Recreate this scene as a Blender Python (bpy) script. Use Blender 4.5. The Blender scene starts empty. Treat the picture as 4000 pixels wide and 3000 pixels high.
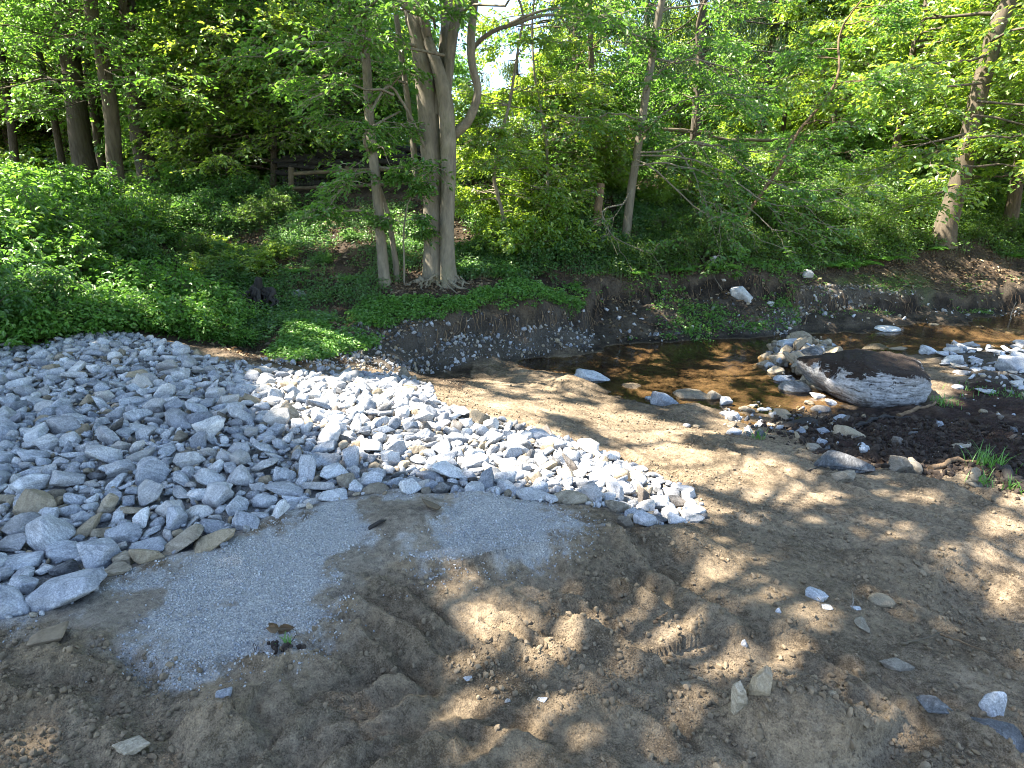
import bpy, math, random
import numpy as np
from mathutils import Matrix, Vector, Euler

# ------------------------------------------------------------ camera, sky, sun, exposure
S = bpy.context.scene
COL = S.collection
F, PITCH, CZ = 1318.0, math.radians(16.5), 1.7          # focal length in reference pixels (2212 wide), pitch, eye height
cam = bpy.data.cameras.new('camera'); camo = bpy.data.objects.new('camera', cam); COL.objects.link(camo)
cam.sensor_width = 36; cam.lens = 36 * F / 2212; cam.clip_start = .05; cam.clip_end = 500
camo.location = (0, 0, CZ); camo.rotation_euler = (math.radians(90) - PITCH, 0, 0)
S.camera = camo

SUN_DIR = np.array([-.62, .06, .0]); SUN_EL = math.radians(54)   # towards the sun: left and a little behind the scene
SUN_DIR = SUN_DIR / np.linalg.norm(SUN_DIR) * math.cos(SUN_EL); SUN_DIR[2] = math.sin(SUN_EL)
w = bpy.data.worlds.new('World'); S.world = w; w.use_nodes = True
nt = w.node_tree
sky = nt.nodes.new('ShaderNodeTexSky'); sky.sky_type = 'NISHITA'; sky.sun_disc = False
sky.sun_elevation = SUN_EL; sky.sun_rotation = math.atan2(SUN_DIR[0], SUN_DIR[1])
sky.air_density = 1.0; sky.dust_density = .6; sky.ozone_density = 1.0
bg = nt.nodes['Background']; bg.inputs[1].default_value = .10
nt.links.new(sky.outputs[0], bg.inputs[0])
sl = bpy.data.lights.new('sun', 'SUN'); sl.energy = 5.0; sl.angle = math.radians(.53); sl.color = (1, .93, .82)
so = bpy.data.objects.new('sun', sl); COL.objects.link(so)
so.rotation_euler = Vector(SUN_DIR).to_track_quat('Z', 'Y').to_euler()
S.view_settings.view_transform = 'Standard'; S.view_settings.look = 'None'
S.view_settings.exposure = 2.7; S.view_settings.gamma = 1
S.render.engine = 'CYCLES'
cy = S.cycles; cy.filter_width = 1.0; cy.denoising_prefilter = 'FAST'; cy.max_bounces = 7; cy.diffuse_bounces = 4; cy.glossy_bounces = 3; cy.transmission_bounces = 4
cy.transparent_max_bounces = 8; cy.sample_clamp_indirect = 6; cy.caustics_reflective = False; cy.caustics_refractive = False

# ------------------------------------------------------------ numbers
def hash2(ix, iy, seed):
    h = (ix.astype(np.int64) * 374761393 + iy.astype(np.int64) * 668265263 + seed * 974711) & 0xffffffff
    h = ((h ^ (h >> 13)) * 1274126177) & 0xffffffff
    return ((h ^ (h >> 16)) & 0xffffff) / float(0xffffff)
def vnoise(x, y, seed=0):
    ix = np.floor(x); iy = np.floor(y); fx = x - ix; fy = y - iy
    fx = fx * fx * fx * (fx * (fx * 6 - 15) + 10); fy = fy * fy * fy * (fy * (fy * 6 - 15) + 10)
    a = hash2(ix, iy, seed); b = hash2(ix + 1, iy, seed); c = hash2(ix, iy + 1, seed); d = hash2(ix + 1, iy + 1, seed)
    return (a * (1 - fx) + b * fx) * (1 - fy) + (c * (1 - fx) + d * fx) * fy * 1.0 - .5
def fbm(x, y, seed=0, oct=4, gain=.5):
    s = 0; a = 1; n = 0
    for o in range(oct):
        s = s + a * vnoise(x, y, seed + o * 17); n += a; a *= gain; x = x * 2.03 + 5.1; y = y * 2.03 - 3.7
    return s / n * 2
def smooth(a, b, x):
    t = np.clip((x - a) / (b - a), 0, 1); return t * t * (3 - 2 * t)
def nrm(v): return v / np.maximum(np.linalg.norm(v, axis=-1, keepdims=True), 1e-9)

# ------------------------------------------------------------ terrain
def ray(u, v):
    t = (830 - v) / F; s = (u - 1106) / F
    return np.array([s, math.cos(PITCH) + math.sin(PITCH) * t, -math.sin(PITCH) + math.cos(PITCH) * t])
def at_y(u, v, y):
    d = ray(u, v); return d * (y / d[1]) + np.array([0, 0, CZ])
def at_z(u, v, z):
    d = ray(u, v); return d * ((z - CZ) / d[2]) + np.array([0, 0, CZ])
CP = []
for u, v, z in [(0,1659,.02),(1106,1659,0),(2212,1659,-.14),(0,1400,.02),(600,1400,.02),(1106,1350,-.04),(1500,1350,-.1),(2212,1350,-.26),
                (1800,1500,-.13),(500,1550,.01),(800,1130,.03),(1230,1130,-.02),(1530,1150,-.2),(1900,1100,-.36),(2212,1120,-.42),(700,1250,.03),
                (1240,850,-.62),(1085,788,-.68),(1135,796,-.69),(1195,806,-.70),(1030,830,-.66),(1560,1060,-.34),(1380,980,-.46),(1700,950,-.52),(2000,1040,-.47),(2212,1040,-.48),(2212,900,-.58),(1930,890,-.7),
                (2212,790,-.64),(1150,800,-.73),(1330,860,-.75),(1480,880,-.74),(1640,930,-.7),(1750,890,-.76),(1750,790,-.72),(1900,765,-.76),(2080,760,-.7),(2212,740,-.74),
                (1800,738,-.86),(2000,722,-.86),(2150,706,-.86),(1600,762,-.86),(1420,800,-.82),(1560,800,-.86),
                # stone heap
                (0,1300,.05),(200,1250,.03),(0,1000,.12),(400,950,.12),(230,800,.14),(0,850,.14),(600,870,.05),(900,850,-.2),(1100,950,-.16),(800,1000,.02),
                (1300,1050,-.13),(1450,1110,-.2),(540,785,-.08),(780,805,-.38),(900,825,-.5),(230,725,.16),(0,760,.14),(400,745,.08)]:
    CP.append(at_z(u, v, z))
for u, v, y in [(930,795,8.95),(1150,775,9.75),(1330,748,10.6),(1500,732,11.15),(1700,722,11.6),(2000,700,12.7),(2212,680,13.8),
                (2000,640,13.3),(2212,630,14.4),(2000,600,14.4),(2212,590,15.0),(2000,545,15.2),(2050,510,15.6),(2212,500,16.4),
                (1330,612,12.0),(1600,600,12.6),(1700,640,12.4),(1560,560,13.1),(1500,480,14.6),(1400,400,16.4),(1400,345,18),(1700,400,17.5),(1000,372,17.0),(1800,310,21),
                (940,612,11.2),(830,605,11.2),(1150,690,10.2),(1150,640,10.8),(1000,690,9.9),(820,705,9.6),(700,700,9.8),(700,640,10.9),(620,560,12.3),(640,425,15.4),(880,440,15.2),(900,380,16.6),
                (1100,560,12.3),(1100,450,14.6),(560,760,8.4),(460,700,8.9),(400,600,11),(300,500,13.2),(100,455,16),(0,600,9.6),(160,680,8.2),(330,437,17),(500,420,17)]:
    CP.append(at_y(u, v, y))
CP += [np.array(p, float) for p in [(-12,2,.25),(-14,8,.6),(12,2,-.6),(13,7,-.6),(16,11,-.7),(18,15,.2),(0,-4,.1),(-7,-3,.1),(7,-3,-.2),(-20,20,2),(-25,40,2.6),(0,30,3.0),(0,70,3),
      (22,28,2.9),(24,20,2.4),(45,60,3),(-45,60,3),(-45,10,1.2),(45,10,0),(-40,-5,.3),(40,-5,-.5),(0,120,3),(90,120,3),(-90,120,3),(-3.2,8.8,0.0),(-6,8.5,.25)]]
CP = np.array(CP); RC = .35
def _phi(d2): return np.sqrt(d2 + RC * RC)
_A = _phi(((CP[:, None, :2] - CP[None, :, :2]) ** 2).sum(-1)) + np.eye(len(CP)) * -.03
_W = np.linalg.solve(_A, CP[:, 2])
def base(x, y):
    x = np.asarray(x, float); y = np.asarray(y, float); out = np.empty(x.size); xf = x.ravel(); yf = y.ravel()
    for i in range(0, x.size, 40000):
        d2 = (xf[i:i+40000, None] - CP[None, :, 0]) ** 2 + (yf[i:i+40000, None] - CP[None, :, 1]) ** 2
        out[i:i+40000] = _phi(d2) @ _W
    return out.reshape(x.shape)
def G(u, v):
    """where the sight line of a reference pixel meets the smooth terrain"""
    d = ray(u, v); ys = np.geomspace(.9, 90, 2600); X = d[0] / d[1] * ys; Z = CZ + d[2] / d[1] * ys
    h = base(X, ys); k = np.argmax(Z < h)
    if not (Z < h).any(): k = len(ys) - 1
    return np.array([X[k], ys[k], h[k]])
def Gs(pts): return np.array([G(u, v)[:2] for u, v in pts])
def dist(p): return p[1] * math.cos(PITCH) - (p[2] - CZ) * math.sin(PITCH)      # depth along the view axis
def project(x, y, z):
    d = y * math.cos(PITCH) - (z - CZ) * math.sin(PITCH)
    return 1106 + F * x / d, 830 - F * (y * math.sin(PITCH) + (z - CZ) * math.cos(PITCH)) / d, d
def inside(x, y, poly):
    r = np.zeros(x.shape, bool); n = len(poly)
    for i in range(n):
        x1, y1 = poly[i]; x2, y2 = poly[(i + 1) % n]
        if y1 == y2: continue
        c = (y1 > y) != (y2 > y)
        r ^= c & (x < (x2 - x1) * (y - y1) / (y2 - y1) + x1)
    return r
def segdist(x, y, line, closed=False):
    """distance to a polyline, signed by side (+ left of its direction)"""
    best = np.full(x.shape, 1e9); sg = np.zeros(x.shape); n = len(line)
    for i in range(n if closed else n - 1):
        a = line[i]; b = line[(i + 1) % n]; dx, dy = b - a; L = dx * dx + dy * dy + 1e-12
        t = np.clip(((x - a[0]) * dx + (y - a[1]) * dy) / L, 0, 1)
        ex = x - a[0] - t * dx; ey = y - a[1] - t * dy; d = np.hypot(ex, ey); m = d < best
        best = np.where(m, d, best); sg = np.where(m, np.sign(dx * (y - a[1]) - dy * (x - a[0])), sg)
    return best, sg
def sdf(x, y, poly):
    """signed distance to a polygon, + inside"""
    d, _ = segdist(x, y, poly, True); return np.where(inside(x, y, poly), d, -d)

PILE = np.vstack([Gs([(60,748),(130,728),(230,718),(300,726),(380,745),(450,768),(540,790),(650,800),(780,806),(880,812),(930,838),(940,866),(1040,900),(1180,930),(1300,975),(1420,1025),(1500,1070),
     (1528,1125),(1460,1150),(1380,1135),(1300,1095),(1200,1088),(1000,1072),(850,1062),(700,1088),(560,1130),(480,1180),(330,1210),(220,1250),(190,1300),(90,1325),(0,1345)]), [(-3.2,2.3),(-6.5,3),(-8,6),(-6.3,7.0)]])
PAD = Gs([(200,1240),(480,1160),(700,1080),(900,1060),(1150,1080),(1230,1105),(1270,1140),(1260,1165),(1215,1185),(1100,1205),(985,1232),(870,1232),(800,1290),(700,1350),(640,1400),(520,1432),(400,1440),(330,1420),(250,1400),(60,1360),(0,1340)])
CUT = Gs([(640,1415),(700,1352),(790,1292),(860,1232),(985,1238),(1100,1206),(1235,1180)])           # drop along the gravel pad's edge
CUT2 = Gs([(1370,1195),(1440,1180),(1515,1165)])
STEP = Gs([(1590,1372),(1700,1352),(1800,1340),(1900,1310),(1985,1292),(2070,1212),(2230,1185)])     # scraped step on the right
def _a(*p): return Gs([(664 + cx * .35, 1217 + cy_ * .35) for cx, cy_ in p])
def _b(*p): return Gs([(1327 + cx * .4, 1051 + cy_ * .4) for cx, cy_ in p])
def _c(*p): return Gs([(cx * .4, 1272 + cy_ * .4) for cx, cy_ in p])
RIDGES = [(spl_, hh, ww) for spl_, hh, ww in [(q_, h_ * .95, w_ * .8) for q_, h_, w_ in [
  (_a((760,330),(600,180),(430,110)), .035, .035), (_a((800,520),(620,400),(420,290),(230,240)), .038, .035), (_a((640,680),(500,550),(300,400),(110,370)), .036, .035), (_a((300,650),(170,600),(0,560)), .03, .035),
  (_a((620,680),(450,690),(300,740),(80,790)), .05, .04), (_a((700,800),(560,880),(330,960),(130,1000)), .05, .04), (_a((560,1060),(330,1130),(80,1260)), .045, .04), (_a((880,1090),(640,1160),(480,1264),(380,1330)), .05, .04),
  (_a((1500,600),(1400,560),(1200,440),(1000,330)), .035, .035), (_a((1560,520),(1400,450),(1250,350),(1070,260)), .03, .035), (_a((1100,480),(950,400),(760,330)), .03, .03), (_a((1760,300),(1500,170),(1230,90)), .03, .04),
  (_a((2200,330),(2100,240),(1900,100)), .04, .05), (_a((2200,680),(2000,560),(1850,480),(1600,370)), .045, .05), (_a((2212,1080),(2000,960),(1850,900),(1700,830)), .04, .05), (_a((1280,1010),(1100,990),(900,960)), .03, .04), (_a((1450,1130),(1300,1060),(1180,1120)), .04, .05),
  (_b((880,250),(800,180),(620,160)), .025, .04), (_b((1440,220),(1200,170),(880,110)), .02, .03), (_b((700,790),(420,640),(200,450),(0,240)), .045, .06), (_b((1700,460),(1500,430),(1180,360)), .03, .05), (_b((1600,350),(1320,310)), .02, .03),
  (_b((2212,1500),(1900,1310),(1700,1200),(1300,1020)), .045, .06), (_b((1350,1380),(1500,1260),(1400,1150),(1200,1100)), .05, .06), (_b((2300,580),(2100,540),(1860,440)), .03, .05), (_b((2300,900),(2000,740)), .03, .05), (_b((2300,1080),(2050,960),(1900,890)), .04, .05), (_b((1100,900),(950,840),(800,800)), .025, .04), (_b((1250,980),(1000,900),(850,860)), .025, .04),
  (_c((700,500),(500,430),(300,400),(100,420)), .03, .05), (_c((420,640),(300,600),(150,610),(0,560)), .035, .05), (_c((760,960),(640,820),(560,740)), .035, .06), (_c((1350,800),(1200,720),(1050,760)), .05, .05), (_c((1900,600),(1700,660),(1500,800),(1380,960)), .04, .05), (_c((380,280),(230,320),(100,340)), .035, .04), (_c((1700,340),(1500,420),(1300,400)), .03, .04),
  (_b((1900,40),(1600,-60),(1300,-160),(900,-260)), .035, .07), (_b((2212,180),(1800,20),(1400,-100)), .04, .08), (_b((1000,0),(700,-150),(400,-260)), .035, .07), (_b((1400,60),(1100,-40),(800,-140)), .03, .06), (_b((300,-60),(100,-170),(-150,-290)), .03, .06), (_b((2212,320),(2000,240),(1750,130)), .035, .06)]]]
SOIL = Gs([(1690,930),(1760,880),(1900,880),(2040,870),(2100,800),(2212,790),(2400,800),(2400,1060),(2212,1060),(2130,1000),(1980,1010),(1840,990),(1740,950)])
BAR = Gs([(1990,760),(2080,745),(2212,745),(2400,745),(2400,860),(2212,850),(2120,830),(2050,800)])
SHORE = Gs([(900,800),(1000,790),(1150,778),(1330,750),(1500,735),(1700,724),(2000,702),(2212,682),(2500,660)])   # foot of the far bank
LIP = Gs([(900,740),(1000,690),(1150,683),(1270,680),(1300,625),(1450,612),(1600,605),(1700,625),(1720,650),(1850,645),(2000,640),(2212,630),(2500,615)])
FACE = np.vstack([SHORE, LIP[::-1]])
GRAV = Gs([(700,740),(760,700),(900,690),(1000,690),(1150,683),(1270,680),(1285,700),(1280,760),(1150,775),(1000,790),(850,800),(780,790)])
GRAV2 = Gs([(1620,720),(1650,680),(1700,650),(1800,620),(1960,620),(2010,640),(1900,650),(1760,660),(1730,720)])
MOSS = Gs([(1800,610),(1900,590),(2010,600),(2000,632),(1880,632)])
LAWN = Gs([(960,392),(1120,380),(1200,360),(1180,330),(1000,330)])
def hgt(x, y):
    """terrain height with its relief"""
    h = base(x, y)
    r = np.hypot(x, y)
    near = 1 - smooth(5, 9, r)
    dp = sdf(x, y, PILE); inp = smooth(-.02, .15, dp)
    h = h - .05 * inp
    out = 1 - inp
    sand = out * (1 - smooth(-.4, .1, sdf(x, y, FACE))) * (1 - smooth(12, 15, y))
    pd = sdf(x, y, PAD); pad = smooth(-.03, .03, pd)
    # cut edges
    jx = x + .05 * fbm(x * 5, y * 5, 3) ; jy = y + .05 * fbm(x * 5, y * 5, 9)
    d, s = segdist(jx, jy, CUT); drop = np.where(s < 0, 1 - smooth(0.0, .05, d), 0); fall = 1 - smooth(.35, .7, d)
    cw = smooth(-.25, .2, fbm(x * 2.2, y * 2.2, 33, 3)); h = h + np.where(s > 0, .045 * (1 - smooth(.0, .4, d)), -.065 * smooth(0, .07, d) * fall) * (d < .8) * (.25 + .75 * cw)
    d, s = segdist(jx, jy, CUT2)
    h = h + np.where(s > 0, .045 * (1 - smooth(.1, .4, d)), -.04 * smooth(0, .10, d) * (1 - smooth(.1, .4, d))) * (.3 + .7 * cw)
    d, s = segdist(jx, jy, STEP)
    h = h + np.where(s > 0, .03 * (1 - smooth(.1, .6, d)), -.035 * smooth(0, .12, d) * (1 - smooth(.2, .7, d))) * (.2 + .8 * smooth(-.2, .25, fbm(x * 1.7, y * 1.7, 34, 3)))
    # ridges pushed up by tread bars and blade
    wob = .020 * fbm(x * 12, y * 12, 41, 4, .6); rn = .85 + .5 * np.clip(.5 + fbm(x * 9, y * 9, 43, 3), 0, 1)
    for k, (ln, hh, ww) in enumerate(RIDGES):
        lo_, hi_ = ln.min(0) - .3, ln.max(0) + .3; mk = (x > lo_[0]) & (x < hi_[0]) & (y > lo_[1]) & (y < hi_[1])
        if not mk.any(): continue
        d, s_ = segdist(x[mk] + wob[mk], y[mk] + wob[mk] * .7, ln); t_ = d / ww
        prof = np.where(s_ > 0, np.exp(-(t_ * 1.0) ** 2), np.exp(-(t_ * 1.7) ** 4)) - .55 * np.exp(-((t_ - 2.0) / .9) ** 2) * (s_ < 0)
        e0 = np.hypot(x[mk] - ln[0, 0], y[mk] - ln[0, 1]); e1 = np.hypot(x[mk] - ln[-1, 0], y[mk] - ln[-1, 1])
        h[mk] = h[mk] + hh * prof * rn[mk] * smooth(0, .09, np.minimum(e0, e1) + .03) * out[mk]
    # ridges dragged down the slope by the blade
    a = math.radians(-47); ca, sa = math.cos(a), math.sin(a)
    al = x * ca + y * sa; ac = -x * sa + y * ca
    drag = fbm(al * .6 + 2 * vnoise(x * .5, y * .5, 8), ac * 4.6, 21, 5, .62)
    h = h + sand * (1 - pad) * drag * (.028 + .03 * smooth(3, 6, y))
    strk = fbm(al * 1.3 + vnoise(x, y, 12), ac * 13, 23, 4, .6); h = h + sand * (1 - pad) * strk * .020 * smooth(-.15, .3, fbm(x * .8, y * .8, 24, 2) + .12)
    # lumps and clods
    h = h + sand * fbm(x * 1.6, y * 1.6, 31, 3) * .020 * (1 - .75 * pad)
    rid = 1 - np.abs(fbm(x * 6, y * 6, 51, 4, .6)) * 2
    rough = .30 + .75 * smooth(-.1, .4, fbm(x * 1.2, y * 1.2, 61, 2))
    h = h + sand * (1 - .8 * pad) * (fbm(x * 8, y * 8, 71, 4, .6) * .016 + fbm(x * 22, y * 22, 73, 3, .65) * .009 + .006 * rid) * rough
    h = h + sand * np.maximum(fbm(x * 48, y * 48, 81, 2, .65), -.1) * .014 * rough
    # mound beside the two upright slabs, and shallow hollow at the right
    mx, my = G(1740, 1580)[:2]
    q = np.hypot((x - mx) / .30, (y - my) / .22) + .25 * fbm(x * 5, y * 5, 13)
    h = h + .17 * (1 - smooth(.35, 1.0, q)) * (1 + .2 * fbm(x * 12, y * 12, 17))
    for (u_, v_, rr, am) in ((480, 850 + 20, .3, .0), (1500, 890, .4, .08), (1240, 835, .45, .1), (1360, 840, .25, .07), (900, 1130, .35, .07), (1040, 1090, .25, .05), (470, 1560, .22, .06), (1500, 1180, .3, .06), (2150, 1300, .5, -.06), (120, 1420, .3, .05)):
        mx, my = G(u_, v_)[:2]; q = np.hypot(x - mx, y - my) / rr + .25 * fbm(x * 5, y * 5, 14)
        h = h + am * (1 - smooth(.1, 1, q))
    # dark churned soil right of the boulder
    so_ = smooth(-.1, .2, sdf(x, y, SOIL)); h = h + so_ * (fbm(x * 4, y * 4, 91, 5, .65) * .09)
    # bank: rough face, undercut lip
    fd, fs = segdist(x + .15 * fbm(x * 3, y * 3, 5), y + .15 * fbm(x * 3, y * 3, 6), LIP)
    bank = smooth(7.5, 9.5, y) * (1 - smooth(60, 80, r))
    h = h + bank * fbm(x * 1.3, y * 1.3, 101, 4) * .12 * smooth(8.5, 11.5, y) * (y < 200)
    h = h + bank * fbm(x * 7, y * 7, 111, 3) * .035 * (1 - inp)
    h = h + np.where(fs > 0, .10, -.16) * (1 - smooth(.05, .55, fd)) * bank * smooth(0, .06, fd)
    return h
def hz(x, y): return float(hgt(np.array([x], float), np.array([y], float))[0])
def gp(u, v):
    p = G(u, v); p[2] = hz(p[0], p[1]); return p

# ------------------------------------------------------------ meshes
class MB:
    """collects vertices and faces (and a material index per face) for ONE mesh object"""
    def __init__(s): s.V = []; s.F = {}; s.n = 0
    def add(s, V, Fc, mi=0):
        V = np.asarray(V, float).reshape(-1, 3); Fc = np.asarray(Fc, np.int64)
        if len(V) == 0: return
        s.V.append(V); s.F.setdefault((Fc.shape[1], mi), []).append(Fc + s.n); s.n += len(V)
    def merge(s, o):
        if o.n == 0: return
        for key, fl in o.F.items(): s.F.setdefault(key, []).extend(f + s.n for f in fl)
        s.V.extend(o.V); s.n += o.n
    def mesh(s, name, mats, smooth_=False):
        me = bpy.data.meshes.new(name); V = np.vstack(s.V)
        me.vertices.add(len(V)); me.vertices.foreach_set('co', V.astype(np.float32).ravel())
        loops = []; starts = []; mi = []; c = 0
        for (k, m), fl in s.F.items():
            f = np.vstack(fl); loops.append(f.ravel()); starts.append(c + np.arange(len(f)) * k); c += f.size; mi.append(np.full(len(f), m))
        loops = np.concatenate(loops); starts = np.concatenate(starts); mi = np.concatenate(mi)
        me.loops.add(len(loops)); me.loops.foreach_set('vertex_index', loops.astype(np.int32))
        me.polygons.add(len(starts)); me.polygons.foreach_set('loop_start', starts.astype(np.int32))
        for m in (mats if isinstance(mats, (list, tuple)) else [mats]): me.materials.append(m)
        me.polygons.foreach_set('material_index', mi.astype(np.int32))
        me.polygons.foreach_set('use_smooth', np.full(len(starts), smooth_))
        me.update(calc_edges=True)
        return me
    def build(s, name, mats, parent=None, smooth_=False, loc=None):
        if loc is not None: s.V = [v - np.asarray(loc) for v in s.V]
        return link(name, s.mesh(name, mats, smooth_), parent, loc if parent is None else None)
def link(name, data, parent=None, loc=None):
    o = bpy.data.objects.new(name, data); COL.objects.link(o)
    if parent is not None: o.parent = parent
    if loc is not None: o.location = loc
    return o
def tag(o, label=None, cat=None, group=None, kind=None):
    if label: o['label'] = label
    if cat: o['category'] = cat
    if group: o['group'] = group
    if kind: o['kind'] = kind
    return o
def empty(name, loc): return link(name, None, None, loc)

def tube(mb, pts, rad, sides=8, mi=0, bark=0, rng=None, cap=True):
    pts = np.asarray(pts, float); n = len(pts); rad = np.broadcast_to(np.asarray(rad, float), (n,))
    T = nrm(np.gradient(pts, axis=0)); ref = np.array([.31, .95, .05]) if abs(T[0][1]) < .8 else np.array([1., 0, .1])
    A = nrm(np.cross(T, ref)); B = np.cross(T, A); th = np.arange(sides) / sides * 2 * math.pi
    R = rad[:, None] * np.ones((1, sides))
    if bark and rng is not None:
        R = R * (1 + bark * (rng.normal(size=(1, sides)) * .7 + rng.normal(size=(n, sides)) * .5))
    V = pts[:, None] + R[..., None] * (np.cos(th)[None, :, None] * A[:, None] + np.sin(th)[None, :, None] * B[:, None])
    i = np.arange(n - 1)[:, None] * sides; j = np.arange(sides)[None]; j2 = (j + 1) % sides
    Fq = np.stack([i + j, i + j2, i + sides + j2, i + sides + j], -1).reshape(-1, 4)
    V = V.reshape(-1, 3); mb.add(V, Fq, mi)
    if cap:
        for row, flip in ((0, 1), (n - 1, 0)):
            c = V[row * sides:(row + 1) * sides]; k = np.arange(sides)
            f = np.stack([k, (k + 1) % sides, np.full(sides, sides)], -1); f = f[:, ::-1] if flip else f
            mb.add(np.vstack([c, c.mean(0)]), f, mi)
def spline(P, n):
    """smooth curve through the points P"""
    P = np.asarray(P, float); m = len(P)
    if m < 3: return P[0] + (P[-1] - P[0]) * np.linspace(0, 1, n)[:, None]
    t = np.linspace(0, m - 1.0001, n); i = t.astype(int); f = (t - i)[:, None]
    g = lambda k: P[np.clip(k, 0, m - 1)]
    p0, p1, p2, p3 = g(i - 1), g(i), g(i + 1), g(i + 2)
    return .5 * (2 * p1 + (p2 - p0) * f + (2 * p0 - 5 * p1 + 4 * p2 - p3) * f ** 2 + (3 * p1 - p0 - 3 * p2 + p3) * f ** 3)
def leaves(mb, P, D, N, L, W, mi=0, simple=False, droop=.15):
    P = np.asarray(P, float); n = len(P)
    if n == 0: return
    D = nrm(D); Sd = nrm(np.cross(D, N)); N = np.cross(Sd, D); L = np.broadcast_to(L, (n,))[:, None]; W = np.broadcast_to(W, (n,))[:, None]
    if simple:
        V = np.stack([P, P + D * L * .45 + Sd * W * .5, P + D * L - N * L * droop, P + D * L * .45 - Sd * W * .5], 1)
        mb.add(V.reshape(-1, 3), np.arange(n)[:, None] * 4 + np.array([[0, 1, 2, 3]]), mi); return
    up = N * W * .16
    V = np.stack([P, P + D * L * .3 + Sd * W * .46 + up, P + D * L * .68 + Sd * W * .36 + up - N * L * droop * .4, P + D * L - N * L * droop,
                  P + D * L * .68 - Sd * W * .36 + up - N * L * droop * .4, P + D * L * .3 - Sd * W * .46 + up], 1)
    f = np.array([[0, 3, 2, 1], [0, 5, 4, 3]]); mb.add(V.reshape(-1, 3), (np.arange(n)[:, None, None] * 6 + f[None]).reshape(-1, 4), mi)
def sprays(mb, C, H, r, rng, twigs=4, per=7, L=.085, W=.05, mi=0, tmi=1, simple=False, tilt=.3, twig=True, keep=1.0):
    """leafy sprays: from each point C a fan of twigs heads along H, leaves alternate along them"""
    C = np.asarray(C, float); n = len(C)
    if n == 0: return
    H = np.asarray(H, float); hd = np.arctan2(H[:, 1], H[:, 0]); r = np.broadcast_to(r, (n,))
    az = hd[:, None] + rng.uniform(-1.25, 1.25, (n, twigs)); el = rng.normal(-.12, tilt, (n, twigs)) + np.clip(H[:, 2:3], -1, 1) * .5
    d = np.stack([np.cos(az) * np.cos(el), np.sin(az) * np.cos(el), np.sin(el)], -1)
    s = (np.arange(per) + 1.0) / per
    off = rng.normal(0, .12, (n, 1, 3)) * r[:, None, None] * (0 if twig else 1)
    q = C[:, None, None] + off[:, :, None] + d[:, :, None] * (r[:, None, None] * s[None, None])[..., None]
    q[..., 2] -= (r[:, None, None] * s[None, None] ** 2) * .18
    q = q + rng.normal(0, .012, q.shape)
    side = np.where(np.arange(per) % 2 == 0, 1, -1)[None, None] * rng.uniform(.5, 1.1, (n, twigs, per)); side[..., -1] *= .2
    la = az[..., None] + side; le = rng.normal(-.25, .35, la.shape)
    D = np.stack([np.cos(la) * np.cos(le), np.sin(la) * np.cos(le), np.sin(le)], -1)
    N = np.array([0, 0, 1.]) + rng.normal(0, .38, D.shape)
    sc = rng.uniform(.65, 1.2, la.shape)
    k = (rng.random(la.shape) < keep).ravel()
    leaves(mb, q.reshape(-1, 3)[k], D.reshape(-1, 3)[k], N.reshape(-1, 3)[k], (L * sc).ravel()[k], (W * sc).ravel()[k], mi, simple)
    if twig:
        e = q[:, :, -1].reshape(-1, 3); a = np.repeat(C, twigs, 0); m = q[:, :, per // 2].reshape(-1, 3); w_ = .004
        Sx = np.array([0, 0, 1.]) * w_
        V = np.stack([a - Sx, m - Sx, m + Sx, a + Sx, m - Sx, e, e, m + Sx], 1)
        mb.add(V.reshape(-1, 3), (np.arange(len(a))[:, None, None] * 8 + np.array([[[0, 1, 2, 3], [4, 5, 6, 7]]])).reshape(-1, 4), tmi)
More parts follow.
